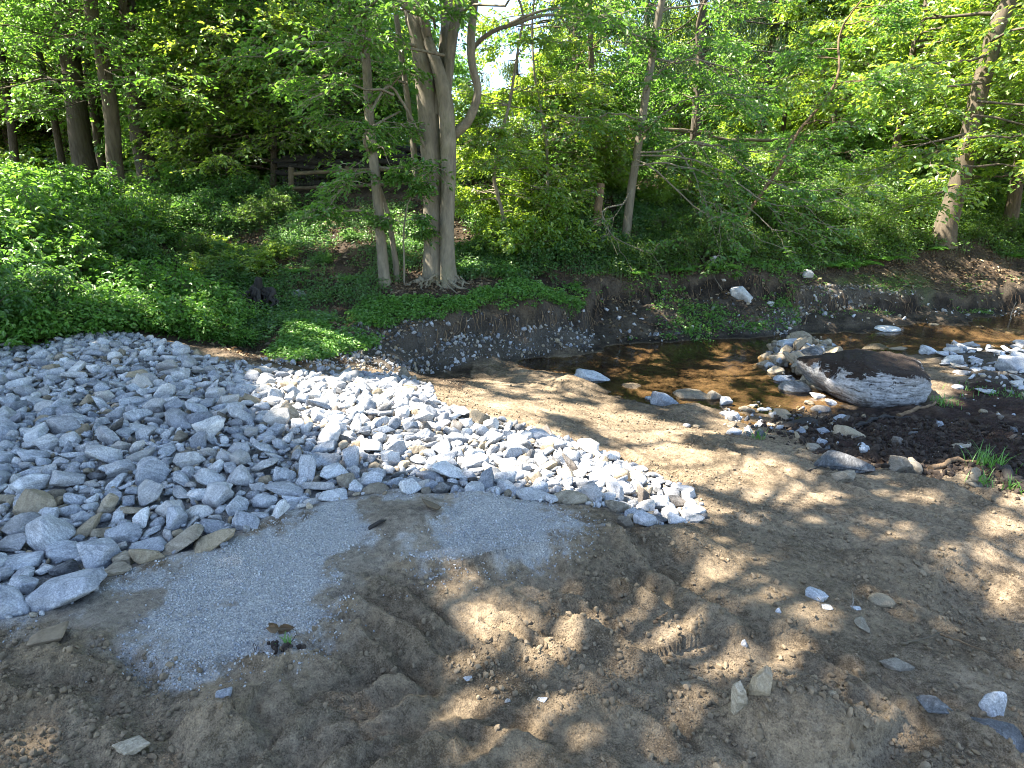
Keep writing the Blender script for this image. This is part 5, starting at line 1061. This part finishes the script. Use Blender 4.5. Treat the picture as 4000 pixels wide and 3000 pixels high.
for (u, v, k, s) in [(1040,560,'bramble',.5),(1090,600,'jewel',.5),(1160,590,'bramble',.6),(1220,580,'bramble',.6),(1180,530,'bramble',.7),(1120,510,'jewel',.6),(1250,520,'bramble',.7),(1060,500,'jewel',.5),(1010,590,'jewel',.4),(1000,470,'jewel',.5),(1230,470,'bramble',.5),(1140,450,'jewel',.5),(1040,440,'jewel',.6),(980,420,'jewel',.6),(1100,400,'jewel',.6),(1200,400,'jewel',.6)]:
    put_shrub(u, v, k, s, 1.0, 'on the bank right of the big grey tree')
for (u, v, k, s) in [(1080,560,'pale',.9),(1150,570,'pale',1.0),(1220,560,'pale',1.0),(1180,520,'pale',.9),(1110,530,'pale',.8),(1250,500,'pale',.8),(1060,470,'pale',.7),(1130,440,'pale',.7)]:
    put_shrub(u, v, k, s, 1.0, 'in the sun right of the big grey tree')
for (u, v, k, s) in [(1020,400,'pale',.8),(1090,385,'pale',.8),(1160,380,'pale',.8),(1230,385,'pale',.8),(1310,380,'pale',.8),(1330,430,'pale',.7),(1420,460,'pale',.7),(1480,430,'pale',.8),(1560,410,'pale',.8),(1640,395,'pale',.8),(1290,345,'pale',.6),(1440,350,'pale',.7),(1550,345,'pale',.8)]:
    put_shrub(u, v, k, s, 1.2, 'under the rail fence among the saplings')
for (u, v, k, s) in [(490,560,'pale',.7),(540,600,'pale',.7),(590,570,'pale',.6),(460,600,'pale',.7)]:
    put_shrub(u, v, k, s, .8, 'on the slope above the black root stump')
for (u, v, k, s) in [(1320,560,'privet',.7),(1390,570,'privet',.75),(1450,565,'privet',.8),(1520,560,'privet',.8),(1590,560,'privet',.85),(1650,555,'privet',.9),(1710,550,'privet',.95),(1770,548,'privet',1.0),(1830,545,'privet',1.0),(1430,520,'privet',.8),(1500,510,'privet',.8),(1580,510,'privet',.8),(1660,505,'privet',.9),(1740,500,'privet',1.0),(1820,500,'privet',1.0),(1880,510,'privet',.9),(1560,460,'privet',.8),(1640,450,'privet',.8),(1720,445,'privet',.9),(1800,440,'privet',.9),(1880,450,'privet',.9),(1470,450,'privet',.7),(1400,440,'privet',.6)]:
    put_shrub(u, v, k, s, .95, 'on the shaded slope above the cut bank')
for (u, v, k, s) in [(1930,540,'privet',.6),(1980,530,'privet',.5),(2100,520,'privet',.6),(2160,510,'privet',.7),(2220,520,'privet',.8),(1960,470,'privet',.9),(2100,450,'privet',.9),(2190,440,'privet',1.0),(2020,440,'privet',.8),(1900,400,'privet',1.0),(2000,390,'privet',1.0),(2120,390,'privet',1.0),(2260,430,'privet',1.1)]:
    put_shrub(u, v, k, s, .9, 'round the foot of the leaning right trunk')
for (u, v, k, s) in [(1500,390,'privet',.8),(1560,370,'privet',.8),(1640,380,'privet',.9),(1720,370,'privet',.9),(1800,350,'sapl',.9),(1860,340,'sapl',1.0),(1700,330,'jewel',1.0),(1600,345,'jewel',.9),(1380,390,'jewel',.6),(1320,400,'jewel',.6),(1450,380,'privet',.7)]:
    put_shrub(u, v, k, s, 1.0, 'along the rail fence on the bank top')

# ------------------------------------------------------------ low plants, ivy, fallen leaves
def low_plants():
    rng = np.random.default_rng(55)
    def scatter(name, n, poly, mat, L, W, hgt_, per, dens, seed, spread=.09):
        lo, hi = poly.min(0), poly.max(0); q = rng.uniform(lo, hi, (n * 4, 2)); f = fbm(q[:, 0] * 1.3, q[:, 1] * 1.3, seed, 3); k = (sdf(q[:, 0], q[:, 1], poly) + .35 * f > 0) & (f + dens > rng.uniform(-.4, .4, len(q))); q = q[k][:n]
        z = hgt(q[:, 0], q[:, 1]); m = len(q); hh = hgt_ * rng.uniform(.3, 1.1, (m, per)); a = rng.uniform(0, 6.28, (m, per)); rr = spread * np.sqrt(rng.random((m, per)))
        P = np.stack([q[:, :1] + rr * np.cos(a), q[:, 1:] + rr * np.sin(a), z[:, None] + hh], -1).reshape(-1, 3); e = rng.normal(-.1, .3, a.shape)
        D = np.stack([np.cos(a) * np.cos(e), np.sin(a) * np.cos(e), np.sin(e)], -1).reshape(-1, 3); N = np.array([0, -.25, 1.]) + rng.normal(0, .35, D.shape); sc = rng.uniform(.5, 1.25, len(P)); mb = MB(); leaves(mb, P, D, N, L * sc, W * sc, 0)
        w0 = rng.random(len(P)) < .3; B = P[w0].copy(); B[:, 2] -= hh.ravel()[w0]; T_ = P[w0]; sx = np.array([.0018, 0, 0]); V = np.stack([B - sx, B + sx, T_ + sx, T_ - sx], 1); mb.add(V.reshape(-1, 3), np.arange(len(B))[:, None] * 4 + np.array([[0, 1, 2, 3]]), 1)
        tag(mb.build(name, [M[mat], M['shrub']], None, False), kind='stuff')
    scatter('undergrowth', 3600, Gs([(740,690),(800,660),(880,655),(1000,650),(1060,625),(1150,605),(1290,610),(1275,675),(1150,683),(1000,695),(860,720)]), 'herb', .05, .042, .11, 7, .12, 501)
    scatter('undergrowth', 4200, Gs([(420,700),(470,560),(560,470),(680,430),(900,440),(920,600),(800,660),(700,730),(560,760)]), 'shrub', .048, .038, .16, 6, -.05, 502)
    scatter('undergrowth', 1500, Gs([(560,770),(640,700),(760,680),(860,700),(760,760),(650,785)]), 'herb', .045, .036, .09, 6, -.22, 503)
    scatter('undergrowth', 4200, Gs([(980,610),(1000,440),(1200,400),(1400,420),(1420,540),(1320,600),(1150,620)]), 'shrub', .06, .045, .22, 7, .0, 504)
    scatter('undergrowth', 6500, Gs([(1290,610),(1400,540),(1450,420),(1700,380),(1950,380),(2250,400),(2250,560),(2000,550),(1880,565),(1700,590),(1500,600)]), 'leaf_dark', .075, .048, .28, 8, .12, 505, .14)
    scatter('undergrowth', 900, Gs([(1290,625),(1700,610),(1720,700),(1500,735),(1330,745)]), 'herb', .045, .035, .07, 6, -.25, 506)
    scatter('undergrowth', 500, Gs([(1700,610),(2000,600),(2230,600),(2230,650),(1950,650),(1750,700)]), 'herb', .035, .028, .05, 6, -.25, 507)
    scatter('undergrowth', 900, Gs([(1290,600),(1500,590),(1700,575),(1850,560),(1850,580),(1700,605),(1500,612),(1300,622)]), 'herb', .06, .045, .14, 7, .2, 508)
    scatter('undergrowth', 3000, Gs([(0,450),(300,430),(600,430),(600,480),(330,560),(300,720),(0,740)]), 'shrub', .06, .04, .3, 8, .0, 509, .15)
    scatter('undergrowth', 2600, np.array([(-14,16),(-3,16.5),(-2,24),(-20,24)], float), 'leaf_dark', .10, .06, .4, 8, .1, 510, .25)
    scatter('undergrowth', 2600, np.array([(-1.5,17),(2,16.6),(6,17.5),(14,19),(14,26),(0,26)], float), 'herb', .09, .06, .3, 8, .1, 511, .22)
    def litter(n, poly, seed, dens):
        lo, hi = poly.min(0), poly.max(0); q = rng.uniform(lo, hi, (n * 3, 2)); f = fbm(q[:, 0] * 1.1, q[:, 1] * 1.1, seed, 3); q = q[(sdf(q[:, 0], q[:, 1], poly) > 0) & (f + dens > rng.uniform(-.4, .4, len(q)))][:n]; z = hgt(q[:, 0], q[:, 1]) + .012; a = rng.uniform(0, 6.28, len(q)); e = rng.normal(0, .35, len(q))
        D = np.stack([np.cos(a), np.sin(a), np.sin(e)], -1); mb = MB(); s_ = rng.uniform(.6, 1.3, len(q)); leaves(mb, np.column_stack([q, z]), D, np.array([0, -.3, 1.]) + rng.normal(0, .4, D.shape), .075 * s_, .05 * s_, 0, False, .3); tag(mb.build('fallen_leaves', [M['litter']], None, False), kind='stuff')
    litter(9000, Gs([(380,720),(450,560),(560,450),(700,430),(1300,400),(1500,420),(1500,580),(1280,620),(1000,690),(760,740),(600,790),(520,770)]), 601, .15)
    litter(5000, Gs([(1280,640),(1500,560),(1900,420),(2250,430),(2250,640),(1950,640),(1740,700),(1500,735),(1330,745)]), 602, .1)
    litter(900, Gs([(1700,600),(1900,555),(2230,560),(2230,610),(2000,600)]), 603, .4)
low_plants()
def fern():
    rng = np.random.default_rng(71); fr = []
    for i in range(9):
        az = i / 9 * 6.283 + rng.normal(0, .2); L = rng.uniform(.4, .65); n = 26; t = np.linspace(0, 1, n); P = np.stack([np.cos(az) * L * t, np.sin(az) * L * t, L * (.75 * t - .65 * t ** 2.2)], -1); mb = MB(); tube(mb, P, np.linspace(.004, .001, n), 4, cap=False)
        s = np.array([-math.sin(az), math.cos(az), 0]); q = np.repeat(P[3:], 2, 0); sg = np.tile([1, -1], n - 3)[:, None]; ln = np.repeat(.17 * np.sin(np.pi * np.clip(t[3:] * .82 + .14, 0, 1)), 2); leaves(mb, q, s * sg + np.array([np.cos(az), np.sin(az), 0]) * .35 - np.array([0, 0, .2]), np.array([0, 0, 1.]) + rng.normal(0, .1, q.shape), ln, .032, 0)
        fr.append(mb.mesh('frond', [M['herb']], False))
    return fr
FERN = fern()
for (u, v, s, lab) in [(1858,575,1.0,'bright fern on the lip left of the leaf-strewn shelf'),(1905,562,1.1,'fern hanging over the leaf-strewn shelf'),(1790,580,.9,'fern under the shaded shrubs beside the yellow leaf'),(1470,590,.8,'fern on the shaded bank above the cut'),(1560,588,.8,'fern left of the pale stone among plants'),(1360,600,.8,'fern at the top of the bare cut face'),(2000,545,.9,'fern left of the foot of the leaning right trunk'),(2195,555,1.0,'fern near the frame edge below the right trunks'),(640,600,.6,'small fern on the slope above the mossy grey stone'),(760,600,.6,'small fern left of the slim pale tree')]:
    t = tag(empty('fern', gp(u, v)), lab, 'fern'); t.scale = (s, s, s); t.rotation_euler = (0, 0, rngB.uniform(0, 6))
    for me in FERN: link('frond', me, t)
def grass(u, v, n, h, label, seed, spread=.08):
    rng = np.random.default_rng(seed); p = gp(u, v); mb = MB()
    for i in range(n):
        a = rng.uniform(0, 6.28); L = h * rng.uniform(.5, 1.2); t = np.linspace(0, 1, 6); o = np.array([rng.normal(0, spread), rng.normal(0, spread), -.01]); c = rng.uniform(.2, .9); P = o + np.stack([np.cos(a) * L * c * t ** 1.6, np.sin(a) * L * c * t ** 1.6, L * (t - .35 * c * t ** 3)], -1); s = np.array([-math.sin(a), math.cos(a), 0]) * .004
        wv = (1 - t ** 2)[:, None] + .05; A, B = P - s * wv, P + s * wv; V = np.stack([A, B], 1).reshape(-1, 3); k = np.arange(5)[:, None] * 2; mb.add(V, k + np.array([[0, 1, 3, 2]]))
    o = mb.build('grass_tuft', [M['grass']], None, False); o.location = p; tag(o, label, 'grass tuft')
grass(2135, 1010, 90, .22, 'bright green grass tuft flopping on the peat near the frame edge', 1, .07); grass(2120, 1046, 30, .14, 'little grass tuft beside the wooden stake', 2, .04); grass(2042, 872, 120, .10, 'mossy grass tuft at the right foot of the great boulder', 3, .10)
grass(2165, 850, 160, .09, 'short green grass on the gravel bar by the white flat stone', 4, .2); grass(1640, 945, 18, .15, 'thin pale grass sprig on the edge of the trickle', 5, .04); grass(617, 1396, 8, .05, 'single green sprout on the dark root clod', 6, .01); grass(2190,1060,30,.12,'sparse grass at the peat edge below the bright tuft',7,.06)

# ------------------------------------------------------------ rail fence, stacked wood, the house beyond
def log_mesh(seed, r, L, mat, sides=9, crook=.03):
    rng = np.random.default_rng(seed); t = np.linspace(-.5, .5, 10); P = np.stack([t * L, np.cumsum(rng.normal(0, crook * .3, 10)), np.cumsum(rng.normal(0, crook * .3, 10))], -1); mb = MB(); tube(mb, P, r * (1 + rng.normal(0, .06, 10)), sides, 0, .07, rng); return mb
def fence():
    rng = np.random.default_rng(15); t = tag(empty('rail_fence', at_y(632, 430, 15.4)), 'weathered split-rail fence along the top of the bank', 'fence'); loc = np.array(t.location)
    def rail(a, b, w):
        A, B = at_y(*a), at_y(*b); mb = MB(); P = A + (B - A) * np.linspace(-.03, 1.03, 12)[:, None]; P[:, 2] += np.cumsum(rng.normal(0, .006, 12)); tube(mb, P, w * .85 * (1 + rng.normal(0, .05, 12)), 8, 0, .08, rng); mb.build('rail', M['wood'], t, True, loc)
    for a, b in (((628,375,15.4),(760,368,15.7)),((745,368,15.7),(905,366,16.0)),((634,406,15.4),(760,403,15.7)),((745,403,15.7),(905,396,16.0)),((890,366,16.0),(1060,340,16.6)),((900,396,16.0),(1080,362,16.6)),((1040,346,16.6),(1180,308,17.2)),((1165,316,17.2),(1262,278,17.6)),((1060,368,16.6),(1180,332,17.2)),((1165,334,17.2),(1268,308,17.6)),((1190,350,17.2),(1272,330,17.6)),((1250,277,17.6),(1400,277,18)),((1390,277,18),(1535,290,18.2)),((1260,330,17.6),(1400,320,18)),((1390,318,18),(1535,318,18.2)),((1520,292,18.2),(1596,306,18.4)),((1585,304,18.4),(1720,306,19)),((1700,306,19),(1860,300,20))):
        rail(a, b, .055)
    for (u, v0, v1, y) in ((629,362,436,15.4),(752,360,430,15.72),(900,355,425,16.02),(1072,330,395,16.62),(1178,300,370,17.22),(1262,268,345,17.62),(1395,268,335,18.02),(1528,282,345,18.22),(1591,292,354,18.42),(1712,292,345,19.02),(1860,285,335,20)):
        A, B = at_y(u, v1 + 6, y), at_y(u + rng.normal(0, 3), v0, y); A[2] = min(A[2], hz(A[0], A[1]) - .1); mb = MB(); tube(mb, np.linspace(A, B, 9), .07, 7, 0, .09, rng); mb.build('post', M['wood'], t, True, loc)
fence()
def piles():
    rng = np.random.default_rng(16); L1 = [log_mesh(700 + i, .07, 1.5, 'blackwood').mesh('log', [M['blackwood']], True) for i in range(5)]
    a, b = at_y(645, 425, 16.7), at_y(915, 420, 17.0); n = 0
    for row in range(5):
        for c in range(13 if row < 4 else 8):
            f = (c + .5 * (row % 2) + rng.normal(0, .1)) / 13; p = a + (b - a) * f; o = link('log', L1[n % 5], None, (p[0], p[1] + rng.normal(0, .12), hz(p[0], p[1]) + .08 + row * .155)); o.rotation_euler = (rng.uniform(0, 6), rng.normal(0, .05), rng.normal(0, .10)); o.scale = (rng.uniform(.5, .9), rng.uniform(.8, 1.3), rng.uniform(.8, 1.3)); n += 1
            tag(o, 'blackened log in the long stack behind the rail fence', 'log', 'logs stacked behind the rail fence')
    for i in range(9):
        p = at_y(rng.uniform(660, 760), 352, 16.8); o = link('board', L1[i % 5], None, (p[0], p[1], p[2] + rng.uniform(-.05, .08))); o.scale = (.6, .35, .35); o.rotation_euler = (0, rng.normal(0, .15), rng.normal(0, .5)); tag(o, 'grey stick lying on top of the blackened log stack', 'stick', 'sticks on top of the log stack')
    L2 = [log_mesh(720 + i, .06, 2.6, 'deadwood').mesh('log', [M['deadwood']], True) for i in range(4)]
    for row in range(4):
        for c in range(3):
            p = at_y(1290 + 70 * c + rng.normal(0, 8), 343, 18.6); o = link('log', L2[(row + c) % 4], None, (p[0], p[1] + rng.normal(0, .15), hz(p[0], p[1]) + .06 + row * .13)); o.rotation_euler = (rng.uniform(0, 6), rng.normal(0, .04), rng.normal(0, .06)); o.scale = (rng.uniform(.8, 1.1), 1.1, 1.1); tag(o, 'brown log in the low stack behind the fence by the grey leaning tree', 'log', 'logs of the low brown stack')
piles()
def house():
    p = at_y(985, 352, 38); p[2] = hz(p[0], p[1]); z1 = at_y(985, 272, 38)[2]; h = max(z1 - p[2], 2.2); t = tag(empty('house', p), 'grey clapboard house glimpsed just right of the big grey tree', 'house')
    k = NT('grey_clapboard'); co = k.n('TexCoord').outputs['Object']; sx = k.n('SeparateXYZ'); k.t.links.new(co, sx.inputs[0]); f = k.math('FRACT', k.math('MULTIPLY', sx.outputs[2], 6.5)); k.bsdf(k.mix(k.ramp(f, [(.82, (0, 0, 0)), (.95, (1, 1, 1))]), (.40, .43, .47), (.16, .17, .19)), .7, k.bump(f, .4, .02))
    def box(mb, lo, hi):
        lo, hi = np.array(lo, float), np.array(hi, float); V = np.array([[(lo, hi)[i][0], (lo, hi)[j][1], (lo, hi)[q][2]] for i in (0, 1) for j in (0, 1) for q in (0, 1)]); mb.add(V, [[0, 1, 3, 2], [4, 6, 7, 5], [0, 4, 5, 1], [2, 3, 7, 6], [0, 2, 6, 4], [1, 5, 7, 3]])
    mb = MB(); box(mb, (-2.6, 0, -.3), (1.05, 5, h)); mb.build('wall', k.m, t)
    mb = MB(); V = np.array([[-2.9, -.3, h], [1.3, -.3, h], [1.3, 5.3, h], [-2.9, 5.3, h], [-.8, -.3, h + .9], [-.8, 5.3, h + .9]]); mb.add(V, [[0, 4, 5, 3], [1, 2, 5, 4], [0, 3, 2, 1]]); mb.add(V, [[0, 1, 4], [2, 3, 5]]); mb.build('roof', mat_flat('dark_shingles', (.06, .06, .065), (.11, .11, .115), 9), t)
    mb = MB(); box(mb, (.86, -.03, -.3), (1.07, -.002, h)); mb.build('corner_board', mat_flat('white_trim', (.62, .62, .60), (.75, .75, .73), 3), t)
    mb = MB(); box(mb, (.2, -.04, h - 1.5), (.75, -.003, h - .5)); wd = mb.build('window', mat_flat('window_trim', (.6, .6, .58), (.72, .72, .7), 3), t); mb = MB(); box(mb, (.26, -.05, h - 1.44), (.69, -.042, h - .56)); g = NT('dark_glass'); g.bsdf((.02, .025, .03), .08, None, .5); mb.build('pane', g.m, wd)
house()

# ------------------------------------------------------------ stumps, sticks, roots and other small things
def stump():
    rng = np.random.default_rng(8); P = spline(px_line([(1288, 478), (1293, 440), (1298, 396)], 13.3), 14); P[0, 2] -= .1; mb = MB(); tube(mb, P, np.linspace(.115, .075, 14), 12, 0, .12, rng); o = mb.build('stump', M['deadwood'], None, True)
    o.location = (0, 0, 0); tag(o, 'rotten orange-brown broken stump on the bank', 'stump')
    mb = MB(); c = gp(560, 665)
    for i in range(15):
        a = rng.uniform(-2.6, .9) if i > 3 else rng.uniform(1, 2); L = rng.uniform(.3, .75); q = c + np.array([rng.normal(0, .08), rng.normal(0, .05), .32]); d = np.array([math.cos(a) * .6, -abs(math.sin(a)) * .4, -.55]); Q = q + d * (L * np.linspace(0, 1, 7))[:, None]; Q[1:] += rng.normal(0, .03, (6, 3)); Q[:, 2] = np.maximum(Q[:, 2], hgt(Q[:, 0], Q[:, 1]) - .03); tube(mb, spline(Q, 12), np.linspace(rng.uniform(.03, .07), .01, 12), 7, 0, .1, rng)
    tube(mb, spline(np.array([c + [-.05, .1, -.1], c + [-.02, .06, .25], c + [.04, .02, .5]]), 8), np.linspace(.12, .05, 8), 9, 0, .15, rng); tag(mb.build('stump', M['blackwood'], None, True), 'black rotting root stump on the leaf-strewn slope', 'stump')
stump()
def stick(uv, r, label, mat='deadwood', lift=.01, name='stick', cat='stick', r1=.3, up=None):
    rng = np.random.default_rng(len(label) * 7); P = np.array([gp(u, v) for u, v in uv]); P[:, 2] += lift
    if up is not None:
        for i, (du, dv) in enumerate(up): 
            y = P[0][1]; q = at_y(du, dv, y - .02 * i); P = np.vstack([P[:1] if i == 0 else P, q])
    C = spline(P, 14); C[1:-1] += rng.normal(0, r * .35, C[1:-1].shape); mb = MB(); tube(mb, C, r * np.linspace(1, r1, 14), 7, 0, .1, rng); return tag(mb.build(name, M[mat], None, True), label, cat)
stick([(2176,706)], .02, 'bare crooked branch standing in the far water', 'twig', 0, up=[(2182,690),(2186,672),(2196,652)])
stick([(1940,902),(1985,892),(2030,874)], .035, 'dark branch lying across the peat below the boulder', 'deadwood'); stick([(1850,925),(1900,912),(1945,905),(1992,906)], .03, 'long dark stick on the churned peat', 'blackwood'); stick([(2165,1022),(2190,1036),(2240,1052)], .06, 'dark log end on the peat at the frame edge', 'blackwood'); stick([(2010,1012),(2060,1004),(2110,1003),(2130,1010)], .03, 'pale brown branch along the edge of peat and sand', 'deadwood')
stick([(2103,1052)], .035, 'stubby wooden stake in the peat by the grass tuft', 'twig', 0, up=[(2104,1040),(2107,1018)], r1=.8)
stick([(1943,1396),(1990,1386),(2031,1368)], .007, 'tan dead stem on the sand at right', 'wood', .02); stick([(2031,1372),(2080,1400),(2131,1428)], .006, 'thin dark stem crossing the tan one', 'deadwood', .02); stick([(1743,1276),(1757,1294),(1771,1312)], .004, 'brown stalk beside the grey angular stone', 'wood', .02)
stick([(1840,1316)], .003, 'white bent stem standing in the sand', 'pebble', 0, up=[(1843,1295),(1840,1275)]); stick([(1410,1400-40),(1440,1345)], .008, 'short brown twig on the sand ridge', 'deadwood', .02); stick([(1745,1020),(1775,1014),(1800,1025)], .006, 'dark twig on the sand below the peat', 'blackwood', .015); stick([(1480,960),(1530,952)], .005, 'fine twig on the upper sand slope', 'deadwood')
stick([(2000,790),(2040,805),(2070,812)], .012, 'root lying in dark earth right of the boulder', 'deadwood'); stick([(1585,715),(1610,700),(1625,690)], .01, 'bent twig at the foot of the far bank', 'twig', .03); stick([(1735,708),(1742,690),(1745,680)], .012, 'dead stick on the far bank foot below the white stone', 'deadwood', .04); stick([(2090,640),(2130,622)], .012, 'pale stick on the shelf of the far bank', 'twig', .02)
stick([(1500,552),(1560,640-20),(1540,612)], .008, 'dead thin branch drooping over the cut bank', 'twig', .12); stick([(205,965),(206,940)], .006, 'thin black twig stuck between stones of the heap', 'blackwood', .1)
def slabwood(u, v, w, h, L, label, mat, name, yaw, tilt, thick=.02):
    rng = np.random.default_rng(u); p = gp(u, v); d = dist(p); V, Fc = rock_shape(rng, 4, 6, (1, .45, .2), 30, .03); ex = V.max(0) - V.min(0); mb = MB(); mb.add(V / ex * np.array([w * d / F, L, thick]), Fc); o = mb.build(name, M[mat], None, True); o.location = p + np.array([0, 0, h]); o.rotation_euler = (.1, tilt, yaw); tag(o, label, 'wood' if 'leaf' not in label else 'leaf')
slabwood(1723, 925, 86, .05, .16, 'black slab of bark lying over the trickle', 'blackwood', 'bark_slab', .1, -.06, .05); slabwood(816, 1146, 44, .015, .03, 'dark splinter of wood jutting from the gravel pad', 'blackwood', 'wood_splinter', .5, -.35); slabwood(931, 1119, 50, .02, .05, 'split tan chunk of wood on the gravel pad', 'wood', 'wood_chunk', -.3, .15, .03); slabwood(110, 1395, 80, .0, .12, 'cracked flat plate of hard earth at the lower left', 'clod', 'earth_plate', .3, -.1, .04); slabwood(1650, 1095, 0.1 + 1, -.3, .01, 'x', 'clod', 'earth_plate', 0, 0) if False else None
def dry_leaf():
    rng = np.random.default_rng(4); p = gp(605, 1372); mb = MB(); n = 9; n = 5; a = rng.uniform(0, 6.28, n); D = np.stack([np.cos(a), np.sin(a) * .6, rng.uniform(.0, .5, n)], -1); leaves(mb, np.zeros((n, 3)) + rng.normal(0, .006, (n, 3)), D, rng.normal(0, .6, (n, 3)) + [0, -.5, .8], .05, .04, 0, False, .5); o = mb.build('dry_leaf', [M['litter']], None, False); o.location = p + np.array([0, 0, .012]); tag(o, 'curled orange-brown dead leaf on the crushed gravel', 'leaf')
    mb = MB(); c = gp(622, 1408)
    for i in range(16): V, Fc = LOW['block'][i % 8]; mb.add((V * rng.uniform(.012, .035)) @ rotm(rng.uniform(0, 6, 3)).T + c + np.array([rng.normal(0, .05), rng.normal(0, .018), .012]), Fc)
    for i in range(4): q = c + np.array([rng.normal(0, .05), rng.normal(0, .02), .02]); tube(mb, spline(q + np.cumsum(rng.normal(0, .02, (5, 3)), 0), 8), .0015, 4, 0)
    tag(mb.build('earth_clod', M['darkclod'], None, True), 'dark root-bound clod of earth at the edge of the gravel pad', 'clod')
dry_leaf()
def lip_roots():
    rng = np.random.default_rng(12); mb = MB()
    for i in range(420):
        k = rng.uniform(0, len(LIP) - 2.01); j = int(k); p = LIP[j] + (LIP[j + 1] - LIP[j]) * (k - j); x, y = p[0] + rng.normal(0, .05), p[1] - rng.uniform(0, .14); z = hz(x, y) + .02; L = rng.uniform(.08, .35); q = np.array([[x, y, z + .03], [x + rng.normal(0, .03), y - .05, z - L * .4], [x + rng.normal(0, .06), y - .09, z - L]]); q[:, 2] = np.maximum(q[:, 2], hgt(q[:, 0], q[:, 1]) + .01); tube(mb, spline(q, 6), np.linspace(.005, .0015, 6), 3, 0, cap=False)
    tag(mb.build('hanging_roots', M['deadwood'], None, False), kind='stuff')
lip_roots()
